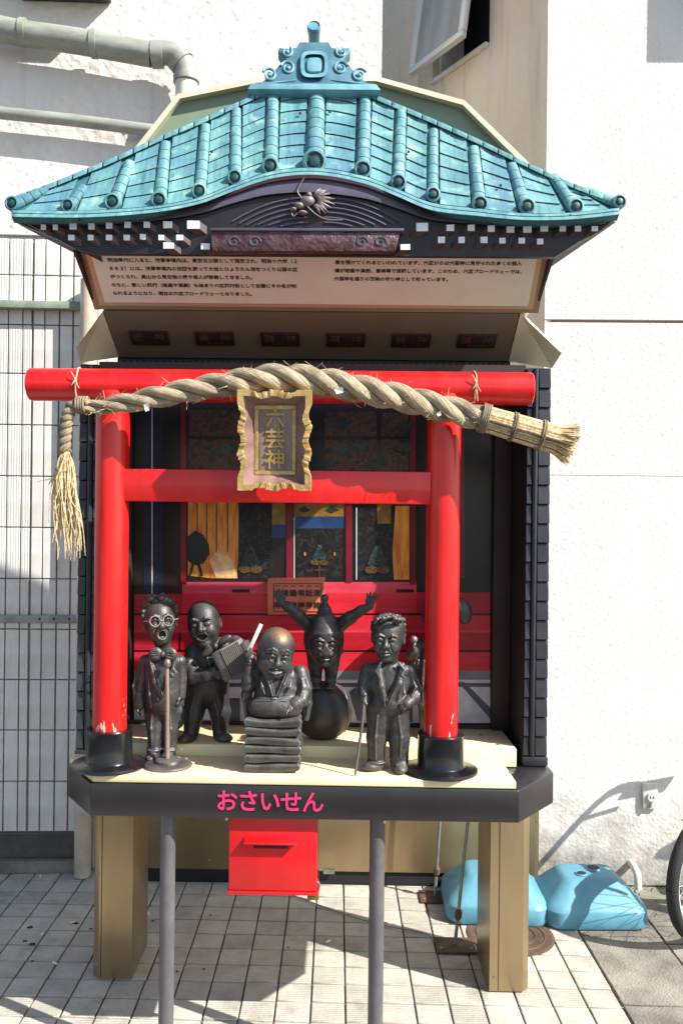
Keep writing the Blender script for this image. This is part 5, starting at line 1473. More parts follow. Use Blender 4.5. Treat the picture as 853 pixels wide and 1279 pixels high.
def face(f, mouth='smile', eyes='open', cheek=1.0, nose=1.0, ears=True, jaw=1.0, brow=1.0):
    f.ell((0,2,6), (19.5,21,22), 3)
    f.ell((0,-3,-8), (15.5*jaw,16,19), 8)
    for s in (-1,1):
        f.ell((s*8.5,-12,-8), (6.2*cheek,5.6*cheek,6*cheek), 4)
    f.ell((0,-11.5,-22.5), (6.5*jaw,6,5), 5)
    for s in (-1,1):
        f.ell((s*7.8,-19.8,1.2), (5.8,4.2,4.4), 1.6, '-')
        if eyes == 'closed':
            f.ell((s*7.6,-15.6,.8), (4.4,3.4,3.2), .8)
            f.path([(s*4,-18.6,-.2),(s*7.6,-19.3,-1.3),(s*11.4,-17.4,-.2)], .75, .4, '-')
        else:
            f.ell((s*7.8,-15.0,1.0), (4.6,4.4,3.5), .2)
            f.path([(s*3.6,-18.0,1.6),(s*7.6,-19.6,4.0),(s*11.8,-16.6,1.8)], [1.0,1.4,1.0], .4)
            f.path([(s*3.6,-17.6,.2),(s*7.8,-19.2,-3.0),(s*12,-16.4,-.4)], [.8,1.1,.8], .4)
            f.ell((s*7.4,-19.6,.8), (1.3,.9,1.5), .2, '-')
        f.path([(s*3,-19.2,6.8),(s*7.6,-19.4,8.6*brow),(s*13,-15.6,6.6)], [1.2,1.9,1.0], .8)
    f.cap((0,-18,4), (0,-21.5,-4), 1.5, 2.7*nose, 2)
    f.ell((0,-21.5,-5.2), (3.1*nose,3.2*nose,2.7*nose), 1.4)
    for s in (-1,1): f.ell((s*3.1*nose,-19.4,-5.8), (1.9*nose,2.2,1.8*nose), 1)
    if mouth == 'open':
        f.ell((0,-17.5,-15.4), (4.9,7,5.4), .8, '-')
        f.path([(5.4*math.cos(a),-18.3+abs(math.cos(a))*1.6,-15.4+6*math.sin(a)) for a in [2*math.pi*i/14 for i in range(15)]], 1.25, .7)
        f.ell((0,-14.5,-18.6), (3.2,2.5,1.3), .5)
    elif mouth == 'wide':
        f.ell((0,-17.5,-14.8), (6.8,6,3.9), .8, '-')
        f.path([(7*math.cos(a),-18.0+abs(math.cos(a))*2.2,-14.8+4.4*math.sin(a)+abs(math.cos(a))*1.0) for a in [2*math.pi*i/14 for i in range(15)]], 1.15, .7)
        f.path([(-8,-16,-10),(-4,-18.6,-9.0),(0,-19.4,-9.8),(4,-18.6,-9.0),(8,-16,-10)], [.7,1.2,.9,1.2,.7], .6)
    elif mouth == 'smile':
        f.path([(-7.5,-16,-12.2),(-4,-18.2,-14.4),(0,-19.0,-15.2),(4,-18.2,-14.4),(7.5,-16,-12.2)], [.9,1.3,1.4,1.3,.9], .4, '-')
        f.path([(-5,-17.6,-16.2),(0,-18.6,-17.4),(5,-17.6,-16.2)], [.8,1.5,.8], .8)
        f.path([(-5,-18,-12.6),(0,-19.0,-13.2),(5,-18,-12.6)], [.6,1.1,.6], .8)
    elif mouth == 'closed':
        f.path([(-5,-17.4,-14.6),(0,-19.2,-14.8),(5,-17.4,-14.6)], 1.1, .4, '-')
        f.path([(-4,-17.8,-16.4),(0,-18.8,-16.8),(4,-17.8,-16.4)], [.9,1.4,.9], .8)
        f.path([(-4,-17.8,-13),(0,-19,-12.9),(4,-17.8,-13)], [.7,1.2,.7], .8)
    for s in (-1,1):
        f.path([(s*4.4,-18.6,-6),(s*7.4,-17.4,-10),(s*8.6,-15.8,-13.6)], [.7,1.1,.5], .9, '-')
    if ears:
        for s in (-1,1):
            f.ell((s*19.6,3,-1), (2.6,4.8,6.8), 1.6)
            f.ell((s*21.8,1.6,-.6), (1.5,2.8,4.4), .8, '-')

def hand(S, wrist, d, up, L=10.0, curl=0.4, spread=0.25, r=1.35, thumb=1, k=.8):
    """palm + five bent fingers; d finger direction, up = back of the hand"""
    d = np.array(d, float); d /= np.linalg.norm(d); up = np.array(up, float); up -= d*(up@d); up /= np.linalg.norm(up)
    sd = np.cross(d, up); w = np.array(wrist, float)
    pl = L*.5
    for q in (-1.5,-.5,.5,1.5):
        S.cap(w, w+d*pl+sd*q*r*1.55, r*1.7, r*1.15, 1.2)
    for i, q in enumerate((-1.5,-.5,.5,1.5)):
        ln = L*(.46,.55,.52,.40)[i]
        p0 = w+d*pl+sd*q*r*1.6; dd = d+sd*q*spread; dd /= np.linalg.norm(dd)
        p1 = p0+dd*ln*.5; c1 = dd*math.cos(curl)-up*math.sin(curl); p2 = p1+c1*ln*.32
        c2 = dd*math.cos(2*curl)-up*math.sin(2*curl); p3 = p2+c2*ln*.26
        S.path([p0,p1,p2,p3], [r,r*.95,r*.88,r*.75], .35)
    tb = w+d*pl*.3+sd*thumb*r*1.8
    t1 = tb+(sd*thumb*.75+d*.6)*L*.2; t2 = t1+(d*.9+sd*thumb*.25-up*.3)*L*.2
    S.path([w, tb, t1, t2], [r*1.3,r*1.3,r*1.05,r*.85], .6)

def bronze(name, base, hi, worn=0.5, gold=False):
    m = bpy.data.materials.new(name); m.use_nodes = True
    nt = m.node_tree; N = nt.nodes; L = nt.links; b = N['Principled BSDF']
    b.inputs['Metallic'].default_value = .40
    tc = N.new('ShaderNodeTexCoord')
    nz = N.new('ShaderNodeTexNoise'); nz.inputs['Scale'].default_value = 26; nz.inputs['Detail'].default_value = 8; nz.inputs['Roughness'].default_value = .65
    L.new(tc.outputs['Object'], nz.inputs['Vector'])
    rp = N.new('ShaderNodeValToRGB'); rp.color_ramp.elements[0].position = .36; rp.color_ramp.elements[0].color = base; rp.color_ramp.elements[1].position = .70; rp.color_ramp.elements[1].color = hi
    L.new(nz.outputs['Fac'], rp.inputs['Fac'])
    g = N.new('ShaderNodeNewGeometry')
    r2 = N.new('ShaderNodeValToRGB'); r2.color_ramp.elements[0].position = .50; r2.color_ramp.elements[0].color = (0,0,0,1); r2.color_ramp.elements[1].position = .60; r2.color_ramp.elements[1].color = (worn,)*3+(1,)
    L.new(g.outputs['Pointiness'], r2.inputs['Fac'])
    mx = N.new('ShaderNodeMixRGB'); mx.inputs['Color2'].default_value = srgb(164,156,148)
    L.new(r2.outputs[0], mx.inputs['Fac']); L.new(rp.outputs[0], mx.inputs['Color1'])
    out = mx.outputs[0]
    at = N.new('ShaderNodeAttribute'); at.attribute_name = 'wear'
    m2 = N.new('ShaderNodeMixRGB'); m2.inputs['Color2'].default_value = srgb(138,100,58)
    L.new(at.outputs['Fac'], m2.inputs['Fac']); L.new(out, m2.inputs['Color1']); out = m2.outputs[0]
    sn_ = N.new('ShaderNodeSeparateXYZ'); L.new(g.outputs['Normal'], sn_.inputs[0])
    nd = N.new('ShaderNodeTexNoise'); nd.inputs['Scale'].default_value = 14; nd.inputs['Detail'].default_value = 9; nd.inputs['Roughness'].default_value = .7; L.new(tc.outputs['Object'], nd.inputs['Vector'])
    mm = N.new('ShaderNodeMath'); mm.operation = 'MULTIPLY'; L.new(sn_.outputs['Z'], mm.inputs[0]); L.new(nd.outputs['Fac'], mm.inputs[1])
    rd = N.new('ShaderNodeValToRGB'); rd.color_ramp.elements[0].position = .22; rd.color_ramp.elements[0].color = (0,0,0,1); rd.color_ramp.elements[1].position = .62; rd.color_ramp.elements[1].color = (.28,.28,.28,1)
    L.new(mm.outputs[0], rd.inputs['Fac'])
    m6 = N.new('ShaderNodeMixRGB'); m6.inputs['Color2'].default_value = srgb(150,146,140)
    L.new(rd.outputs[0], m6.inputs['Fac']); L.new(out, m6.inputs['Color1']); out = m6.outputs[0]
    L.new(out, b.inputs['Base Color'])
    mr = N.new('ShaderNodeMapRange'); mr.inputs['To Min'].default_value = .36; mr.inputs['To Max'].default_value = .58
    L.new(nz.outputs['Fac'], mr.inputs['Value']); L.new(mr.outputs[0], b.inputs['Roughness'])
    nb = N.new('ShaderNodeTexNoise'); nb.inputs['Scale'].default_value = 130; nb.inputs['Detail'].default_value = 4; L.new(tc.outputs['Object'], nb.inputs['Vector'])
    bp = N.new('ShaderNodeBump'); bp.inputs['Strength'].default_value = .28; bp.inputs['Distance'].default_value = .004
    L.new(nb.outputs['Fac'], bp.inputs['Height']); L.new(bp.outputs[0], b.inputs['Normal'])
    return m
BR = bronze('dark_bronze', srgb(50,48,47), srgb(78,75,72), .7)
BRB = bronze('black_bronze', srgb(46,43,42), srgb(70,66,63), .35)

def folds(S, lines, r=1.5, k=3.0):
    for pts in lines:
        S.path(pts, [.3]+[r]*(len(pts)-2)+[.3], k)

class Statue:
    def __init__(s, name, px, py, z, label):
        b = WZ(px, py, z)
        s.o = Vector((b.x, b.y, z)); s.px = px; s.py = py
        s.m = b.y/F_PX
        s.root = thing(name, s.o, label, 'statue')
    def w(s, p): return s.o + Vector(p)*s.m
    def body(s, S, mat_, name='body', wear=None):
        V, Q = S.mesh()
        me = bpy.data.meshes.new(name)
        me.from_pydata((V*s.m).tolist(), [], Q.tolist())
        me.polygons.foreach_set('use_smooth', [True]*len(me.polygons))
        if wear is not None:
            at = me.attributes.new('wear', 'FLOAT', 'POINT'); at.data.foreach_set('value', wear(V).astype(np.float32))
        me.materials.append(mat_)
        return link(name, me, s.root, s.o)
    def tube(s, pts, r, name, mat_, n=10):
        if not hasattr(r, '__len__'): r = [r]*len(pts)
        return MB().tube([s.w(p) for p in pts], [a*s.m for a in r], n).build(name, mat_, s.root, smooth=True)
H = .66

# ---------------------------------------------------------------- 1 singer
s1 = Statue('singer_statue', 203, 948, LZ, 'bronze statue of open-mouthed singer in round glasses and bow tie at microphone')
S = Sculpt((-46,-30,-1), (40,30,212), H)
for sx, fy in ((-10,-4),(9,-1)):                         # shoes, trousers
    S.ell((sx-1,fy-7,5), (8,13,6), None, 2)
    S.path([(sx*.95,fy+1,8),(sx*1.0,2,40),(sx*.85,2,80)], [8.2,9.5,11.5], 4)
    S.ell((sx,fy,13), (9.5,9.5,3), None, 2)
S.cap((0,-12,10),(0,-14,66), 1.3, 1.2, 2, '-')
# long tail coat
S.ell((-1,2,104), (23,18,34), None, 6); S.ell((-1,1,78), (22,17,26), None, 6); S.ell((-1,3,122), (24,16,15), None, 5)
S.path([(-15,6,60),(-15,8,40)], [10,8], 4); S.path([(17,6,60),(18,8,44)], [9,7], 4)
# arms
S.path([(-23,3,122),(-28,3,100),(-30,0,78),(-29.5,-3,66)], [8,7.4,6.8,5.4], 1.2)
S.path([(20,3,122),(22,3,100),(22,0,80)], [8,7.4,6.6], 1.2)
S.cap((-30,0,80),(-29.5,-2.5,68), 7.6, 7.0, .3); 
hand(S, (-29.5,-4,65), (.05,-.1,-1), (-1,0,0), 11, .3, .1, 1.5, -1)
hand(S, (22,-3,78), (-.2,-.35,-.9), (1,0,0), 10, .4, .1, 1.4, 1)
# shirt front, lapels, buttons
S.path([(-13,-15.5,128),(-6,-18.5,100),(2,-19.5,84)], [2.4,3.4,2.2], 1.4); S.path([(17,-14.5,128),(12,-18,102),(5,-19.5,84)], [2.4,3.2,2], 1.4)
S.path([(-11,-18,127),(-2,-21,97),(3,-22,80)], 1.3, .4, '-'); S.path([(14,-17,127),(8,-20.5,100),(4,-22,80)], 1.3, .4, '-')
S.path([(4,-20.5,82),(5,-19.5,60)], .9, .8, '-')
for z in (90, 79): S.ell((0 if z > 85 else -2,-20.4,z), (2.1,1.6,2.1), None, .5)
S.path([(12,-18.5,112),(16,-18.5,116),(19,-17,112),(15,-19,108),(12,-18.5,112)], 1.8, 1)      # flower
# bow tie
for sg in (-1,1):
    S.ell((3+sg*9,-17,134), (8.6,4.6,8.4), np.array(Matrix.Rotation(sg*.15,3,'Y')), .6)
    for q in (-2,1,3.5): S.cap((3+sg*5,-21.6,134+q*.6),(3+sg*14,-20.8,134+q*1.3), .9, .7, .4, '-')
S.ell((3,-17.5,134), (3.2,3.8,4), None, .6)
S.cap((0,1,128),(-1,-1,146), 10, 9.5, 3)
f = Fr(S, (-4,-3,172), yaw=17, pitch=-6, roll=-3)
face(f, 'open', 'open', .9, 1.05, jaw=1.02)
for i in range(40):
    a = random.uniform(-2.6,2.6); 
    f.ell((19*math.sin(a)*.85, 4+13*-math.cos(a)*.62, 24+random.uniform(-2,4)), (4.2,4.2,4.0), .6)
for i in range(16): f.ell((random.uniform(-13,10), random.uniform(-9,4), 29+random.uniform(-1,4)), (4.2,3.8,3.6), .5)
for sg in (-1,1):
    f.ell((sg*17.5,4,9), (4,9,9), 2)
    for q in range(9): f.ell((sg*(20+random.uniform(-.6,.6)),random.uniform(-3,11),random.uniform(2,18)), (2.6,3,3), .5)
S.rough(0.11, 4.5, 1, 0, 150); S.rough(0.12, 12, 2, 0, 140, (1,1,2.5))
S.cutbelow(0)
folds(S, [[(-12,-8,62),(-12.5,-10,40),(-11,-9,16)],[(11,-8,62),(12,-9,40),(10,-8,16)],[(-15,-15,100),(-13,-17,84),(-11,-16,66)],[(-34,-5,104),(-36,-5,92),(-35,-6,78)]])
s1.body(S, BR)
fr_ = f
def gl(cx):
    return [fr_.T((cx+6.3*math.cos(a), -22.6+abs(cx)*.10, 1.6+6.3*math.sin(a))) for a in [2*math.pi*i/24 for i in range(25)]]
gls = thing  # noqa
G1 = MB().tube([s1.w(p) for p in gl(-8)], .95*s1.m, 8, cap=False)
G1.tube([s1.w(p) for p in gl(8)], .95*s1.m, 8, cap=False)
G1.tube([s1.w(fr_.T((-2,-23,2.2))), s1.w(fr_.T((2,-23,2.2)))], .8*s1.m, 6)
for sg in (-1,1): G1.tube([s1.w(fr_.T((sg*14,-21.8,2))), s1.w(fr_.T((sg*20.5,-14,2.4))), s1.w(fr_.T((sg*21,4,2.6)))], .8*s1.m, 6)
BRL = bronze('worn_bronze', srgb(92,86,82), srgb(128,118,110), .7)
G1.build('glasses', BRL, s1.root, smooth=True)
mx0, my0 = 12, -30
micb = MB().lathe([(29*s1.m,0),(29.5*s1.m,1.5*s1.m),(28*s1.m,3*s1.m),(17*s1.m,4.6*s1.m),(15.5*s1.m,7.5*s1.m),(12*s1.m,9.2*s1.m),(.0001,9.6*s1.m)], s1.w((13,-30,.3)), 40).build('microphone_base', BRB, s1.root, smooth=True, angle=35)
s1.tube([(12,-30,9),(11,-28.5,78),(10,-27,118)], [3.1,2.8,2.5], 'microphone_pole', bronze('reddish_bronze', srgb(112,84,70), srgb(138,108,92), .5), 12)
MB().sphere(s1.w((10,-26,124)), (4.6*s1.m,4.6*s1.m,6*s1.m), 14, 10).build('microphone_head', BR, s1.root, smooth=True)

# ---------------------------------------------------------------- 2 accordion player
s2 = Statue('accordionist_statue', 258, 925, UZ, 'bronze statue of laughing round-faced man playing an accordion')
S = Sculpt((-42,-44,-1), (70,34,182), H)
S.ell((-23,-10,5), (9,14,6), np.array(Matrix.Rotation(-.5,3,'Z')), 2); S.ell((22,-4,5), (13,9,5.5), np.array(Matrix.Rotation(-.5,3,'Z')), 2)
S.path([(-19,0,10),(-16,0,36),(-11,2,66)], [9.5,12.5,17], 5); S.path([(17,4,10),(16,4,36),(10,4,66)], [9.5,12.5,17], 5)
S.cap((-1,-16,20),(-1,-18,60), 2, 1.2, 3, '-')
S.ell((-1,2,74), (26,20,22), None, 8); S.ell((2,2,100), (26,19,22), None, 8); S.ell((9,3,116), (27,16,12), np.array(Matrix.Rotation(-.25,3,'Y')), 6)
S.path([(-20,-13,60),(-6,-19,56),(8,-19,56),(22,-13,60)], .9, .8, '-')
S.path([(-17,0,112),(-21,-8,94),(-13,-20,82),(4,-27,86),(13,-29,92)], [10,10,9,7,6], 3)
S.path([(34,2,122),(44,-4,118),(50,-14,108)], [10,9,7.5], 3)
S.cap((2,-26,86),(6,-27,87), 7.8, 7.8, .6)
hand(S, (14,-30,92), (.75,-.35,-.35), (-.3,-.9,.3), 12, .8, .12, 1.6, 1)
hand(S, (52,-18,104), (-.2,-.6,-.6), (.9,-.2,.2), 10, .6, .1, 1.5, -1)
S.cap((4,0,116),(-2,-2,128), 11, 11, 3)
# vest lapel + bow tie
S.path([(-4,-17,118),(6,-20,100),(10,-20,84)], [2,2.6,2], 1.2); S.path([(20,-15,124),(14,-20,100),(12,-20,84)], [2,2.6,2], 1.2)
R_ = np.array(Matrix.Rotation(-.62,3,'Y'))
S.ell((4,-24,115), (10,4,4.6), R_, .8); S.ell((24,-22,129), (10,4,4.6), R_, .8); S.ell((13.5,-25,122), (3.2,3.8,3.6), None, .6)
f = Fr(S, (-4,-5,146), yaw=-4, pitch=-2, roll=-9, sc=1.0)
face(f, 'wide', 'closed', 1.12, 1.1, jaw=1.16)
f.ell((0,3.5,9), (20,20.5,21), 1.0)      # cropped hair cap
f.path([(-16,-12,16),(-8,-18,19),(0,-19.6,20),(8,-18,19),(16,-12,16)], .7, .8, '-')
S.rough(0.11, 4.5, 3, 0, 120); S.rough(0.14, 13, 4, 0, 118, (1,1,2.2))
S.cutbelow(0)
folds(S, [[(-14,-14,58),(-18,-13,38),(-20,-10,16)],[(10,-13,58),(15,-11,38),(17,-7,16)],[(-24,-14,100),(-28,-14,92),(-24,-20,84)],[(-20,-16,102),(-23,-17,94),(-18,-22,86)]])
s2.body(S, BRB)
# accordion: keyboard block, pleated bellows, bass block
ac = Vector((33,-32,104)); ad = Vector((.80,-.10,.36)).normalized(); au = Vector((-.38,0,.92)).normalized(); au = (au-ad*au.dot(ad)).normalized(); an = ad.cross(au)
def AP(a, b, c): return s2.w(ac + ad*a + au*b + an*c)
def ablock(a0,a1,h0,h1,dp, name, m, par, bev=.002):
    return MB().add([AP(a0,-h0,-dp),AP(a1,-h1,-dp),AP(a1,-h1,dp),AP(a0,-h0,dp),AP(a0,h0,-dp),AP(a1,h1,-dp),AP(a1,h1,dp),AP(a0,h0,dp)],
        [(0,3,2,1),(4,5,6,7),(0,1,5,4),(1,2,6,5),(2,3,7,6),(3,0,4,7)]).build(name, m, par, bevel=bev)
keyb = ablock(-14,-4,19,19,9,'accordion_body', BRB, s2.root)
for i in range(11):
    b0 = -17+3.15*i
    MB().add([AP(-19,b0,-9.5),AP(-14.2,b0,-9.5),AP(-14.2,b0,-4),AP(-19,b0,-4),AP(-19,b0+2.4,-9.5),AP(-14.2,b0+2.4,-9.5),AP(-14.2,b0+2.4,-4),AP(-19,b0+2.4,-4)],
        [(0,3,2,1),(4,5,6,7),(0,1,5,4),(1,2,6,5),(2,3,7,6),(3,0,4,7)]).build('accordion_key', BRL, keyb)
rings = []
for i in range(25):
    a = -3.6+26*i/24; o = 0 if i % 2 else -2.4
    h = 18.5-.0*i+o; d_ = 10+o
    rings.append([AP(a,-h,-d_),AP(a,-h,d_),AP(a,h+i*.12,d_),AP(a,h+i*.12,-d_)])
MB().loft(rings).build('bellows', BRL, keyb)
ablock(22.6,29,17,16,10,'accordion_end', BRB, keyb)

# ---------------------------------------------------------------- 3 storyteller on cushions
s3 = Statue('storyteller_statue', 342, 958, LZ, 'bronze statue of bald smiling storyteller holding fan, kneeling on stacked cushions')
S = Sculpt((-50,-40,58), (52,36,182), H)
S.ell((2,-2,78), (33,28,17), None, 5); S.ell((-14,-14,76), (17,14,12), None, 5); S.ell((18,-14,76), (17,14,12), None, 5)
S.path([(-26,-20,85),(0,-27,88),(26,-20,84)], 1.0, 1.2, '-')
S.ell((3,2,96), (29,20,24), None, 6); S.ell((3,4,112), (31,17,16), None, 5)
# kimono lapels
S.path([(-12,-13,126),(-5,-19,110),(1,-21,92)], [2.4,3,2.2], 1.2); S.path([(20,-12,126),(12,-19,108),(5,-21,92)], [2.4,3,2.2], 1.2)
S.path([(-9,-18,122),(-2,-22,104),(2,-23,90)], 1.3, .4, '-'); S.path([(17,-17,122),(10,-22,104),(5,-23,90)], 1.3, .4, '-')
S.ell((1,-21.5,90), (4.4,2.6,2.6), None, .6); S.ell((-3,-21,87), (2,1.8,3), None, .6); S.ell((5,-21,87), (2,1.8,3), None, .6)
S.path([(-24,-16,93),(0,-22,91.5),(28,-14,93)], 1.0, .8, '-')
# raised arm with fan hand
S.path([(-25,2,120),(-33,-6,104),(-33,-12,112),(-31,-15,128)], [9,8.5,6.6,5], 2.2)
S.path([(-30,2,112),(-35,0,90),(-33,2,62)], [8,6.5,4], 2.5)
hand(S, (-31,-15,130), (.12,-.15,.95), (-.95,-.1,.1), 15, 1.0, .04, 1.9, 1)
# resting arm, hand on the knee
S.path([(31,3,118),(37,-2,100),(34,-12,86),(22,-22,80)], [10,9.6,8.4,5], 2.5)
S.path([(38,2,104),(40,2,80),(39,4,60)], [8,7,4.5], 2.5)
S.cap((29,-17,84),(26,-19,82), 8.5, 8.3, .6)
hand(S, (22,-22,82), (-.72,-.45,-.42), (-.2,-.5,.8), 13, .45, .16, 1.8, -1)
S.cap((2,0,116),(2,-4,128), 11, 11, 3)
f = Fr(S, (1,-8,144), yaw=16, pitch=14, roll=8, sc=1.06)
face(f, 'smile', 'open', 1.35, 1.05, jaw=1.30)
for sg in (-1,1): f.ell((sg*11.5,-7.5,-11), (9.4,9,9.4), 4)
f.ell((0,-8,-20), (11,9,7), 5)
f.ell((0,3,9), (22,21.5,20.5), 3)
f.path([(-11.5,-15.5,-9.5),(-7,-18.6,-13.2),(0,-20.2,-14.8),(7,-18.6,-13.2),(11.5,-15.5,-9.5)], [.8,1.4,1.7,1.4,.8], .5, '-')
f.path([(-7,-18.2,-16.2),(0,-19.8,-18),(7,-18.2,-16.2)], [1.0,2.0,1.0], .8)
for sg in (-1,1):
    f.path([(sg*3,-19.6,9.5),(sg*8,-20,12.5),(sg*14,-16,9)], [1.0,1.5,.8], .8)
    f.path([(sg*13.2,-14,1),(sg*16,-11,2.6)], .7, .5, '-'); f.path([(sg*13,-14,-.4),(sg*16,-11,-.6)], .7, .5, '-')
S.rough(0.09, 4.5, 5, 58, 122); S.rough(0.13, 11, 6, 58, 122, (1,1,2.2))
hc = f.T((2,-6,27))
folds(S, [[(40,-7,112),(43,-8,100),(40,-14,90)],[(34,-9,112),(36,-11,102),(33,-17,92)],[(42,-4,96),(43,-4,82),(41,-3,66)],[(-36,-6,100),(-38,-5,86),(-35,-3,68)],[(-16,-17,112),(-14,-20,104),(-10,-21,94)],[(22,-16,112),(20,-19,104),(16,-20,94)]])
s3.body(S, BR, wear=lambda V: np.clip(1.25-np.linalg.norm((V-hc)*np.array([1,1,1.25]), axis=1)/15, 0, 1)*(V[:,2] > 150))
# fan
R_ = Matrix.Rotation(.42,3,'Y')
MB().obox(s3.w((-23.5,-17,164)), (2.4*s3.m,1.6*s3.m,18*s3.m), R_).build('fan', mat('pale_fan', srgb(206,200,190), .5), s3.root, bevel=.001)
MB().obox(s3.w((-30.5,-17,146)), (2.2*s3.m,1.8*s3.m,6*s3.m), R_).build('fan_handle', BRB, s3.root, bevel=.001)
# cushions
zc_ = [0,11.6,22.6,33.4,44.2,55.0,66.2]
for i in range(6):
    z0, z1 = zc_[i], zc_[i+1]
    C_ = Sculpt((-44,-38,z0-5), (44,38,z1+6), .95)
    zc2 = (z0+z1)/2; hw = 34.5+random.uniform(-1,1); hh = (z1-z0)/2
    sag = random.uniform(-1,1)
    q = C_.ax
    X, Y, Z = q[0][:,None,None], q[1][None,:,None], q[2][None,None,:]
    mid = zc2 + .9*np.sin(X*.06+i) + 1.6*(np.abs(X)/hw)**4*random.choice((-.5,1)) 
    ex = np.sqrt(np.clip(1-(np.clip(np.abs(X)-(hw-7), 0, None)/7.0)**2, 0, 1)); ey = np.sqrt(np.clip(1-(np.clip(np.abs(Y)-22.5, 0, None)/7.0)**2, 0, 1))
    thick = hh*1.05*(.12+.88*np.minimum(ex, ey)) + .5*np.cos(X*.09+i*2)
    d = np.maximum(np.abs(Z-mid)-thick, np.maximum(np.abs(X)-hw, np.abs(Y)-29.0))
    C_.F = (d+0*X).astype(np.float32)
    C_.rough(.18, 7, 30+i)
    s3.body(C_, BR, 'cushion')

# ---------------------------------------------------------------- 4 acrobat on ball
s4 = Statue('acrobat_statue', 403, 922, UZ, 'dark bronze statue of acrobat in pointed cap balancing on ball, arms raised')
S = Sculpt((-70,-46,50), (76,36,202), H)
zb = 66
for sg in (-1,1):
    S.path([(sg*9,-3,zb+4),(sg*10,0,zb+26),(sg*11,4,zb+50)], [6.6,9.2,13], 3)
    S.ell((sg*9,-9,zb+1), (6.2,10,4.2), None, 2)
    for t in range(4): S.ell((sg*9-4+2.7*t,-18,zb+.2), (1.6,2.2,1.6), None, .5)
    S.cap((sg*9,-9,zb+7),(sg*9,3,zb+7), 7, 7, 1)
S.cap((0,-14,zb+8),(0,-16,zb+46), 1.8, 1.2, 2, '-')
S.ell((0,8,zb+60), (25,20,24), None, 6); S.ell((0,0,zb+66), (23,18,20), None, 6); S.ell((0,0,zb+80), (22,12,8), None, 5)
S.ell((-18,-4,zb+76), (9,9,9), None, 4); S.ell((18,-4,zb+76), (9,9,9), None, 4)
S.path([(-19,-6,zb+76),(-31,-11,zb+88),(-44,-14,zb+99),(-53,-14,zb+104)], [9,7.8,6,4.4], 3)
S.path([(19,-6,zb+76),(32,-11,zb+86),(46,-14,zb+96),(57,-14,zb+101)], [9,7.8,6,4.4], 3)
hand(S, (-53,-14,zb+104), (-.25,0,1), (0,1,0), 16, .12, .22, 1.7, -1)
hand(S, (57,-14,zb+101), (.15,0,1), (0,1,0), 16, .12, .22, 1.7, 1)
f = Fr(S, (2,-24,zb+56), yaw=3, pitch=4, roll=0, sc=.98)
face(f, 'closed', 'open', 1.15, 1.5, jaw=1.2, ears=False, brow=1.05)
f.path([(-13,-15,-8),(-6,-19.5,-9),(0,-20,-10),(6,-19.5,-9),(13,-15,-8)], [1.2,2.2,1.6,2.2,1.2], 1.0)   # moustache
# pointed cap with bobble
S.path([(2,-24,zb+69),(1.5,-23,zb+82),(1,-21,zb+96),(1,-20,zb+107)], [20,14.5,8.2,3.0], .6)
S.ell((1,-20,zb+111), (5,5,5), None, .5)
S.path([(2+19.8*math.sin(a),-21-18.5*math.cos(a),zb+64) for a in [-1.9+3.8*i/16 for i in range(17)]], 1.1, .8)
for i in range(15):                               # ruffled collar
    a = -2.2+4.4*i/14
    S.ell((2+19*math.sin(a),-18-13*math.cos(a)*.6,zb+38+8*abs(math.sin(a))), (4,3.6,4), None, 1)
S.rough(0.08, 4.5, 7, 50, 160); S.rough(0.09, 12, 8, 50, 150)
s4.body(S, bronze('mid_bronze', srgb(52,49,48), srgb(78,74,71), .5))
bc = s4.w((0,6,33.5)); rb = 37.0*s4.m
pr = [(max(.0001,rb*math.cos(math.radians(a))), rb*math.sin(math.radians(a))) for a in [-64]+list(range(-60,91,6))]
ball = MB().lathe([(.0001, pr[0][1])]+pr, bc, 44).build('ball', BRB, s4.root, smooth=True)
pts = [bc + Matrix.Rotation(.35,3,'Z') @ Vector((rb*.62, -rb*.79*math.cos(a), rb*.79*math.sin(a))) for a in [math.radians(-60+6*i) for i in range(29)]]
MB().tube(pts, .0022, 6).build('ball_seam', BR, ball, smooth=True)

# ---------------------------------------------------------------- 5 man with cane
s5 = Statue('gentleman_statue', 484, 962, LZ, 'bronze statue of wavy-haired man in tailcoat with walking cane, hand in pocket')
S = Sculpt((-40,-34,-1), (44,32,205), H)
S.ell((-19,-4,5.5), (14,9,6.5), np.array(Matrix.Rotation(.35,3,'Z')), 2); S.ell((15,-10,5.5), (9,15,6.5), None, 2)
for t in (0,1,2): S.cap((10,-16+4*t,11+t*.4),(20,-16+4*t,11+t*.4), .9, .9, .4)
S.path([(-14,2,9),(-14,3,40),(-10,3,78)], [10.5,12.5,15.5], 4); S.path([(14,-2,9),(14,1,40),(11,3,78)], [11,13,15.5], 4)
for (x,zz) in ((-14,11),(14,12),(14,17)): S.ell((x,-1,zz), (11.8,11,2.6), None, 1.5)
S.cap((0,-13,10),(0,-17,70), 2, 1.0, 2.5, '-')
S.ell((0,3,86), (27,19,16), None, 6); S.ell((0,2,108), (27,18,24), None, 6); S.ell((0,3,124), (28,16,13), None, 5)
S.path([(20,10,80),(21,13,50),(20,14,28)], [9,7,4.5], 3); S.path([(-20,10,80),(-21,13,56)], [8,5], 3)
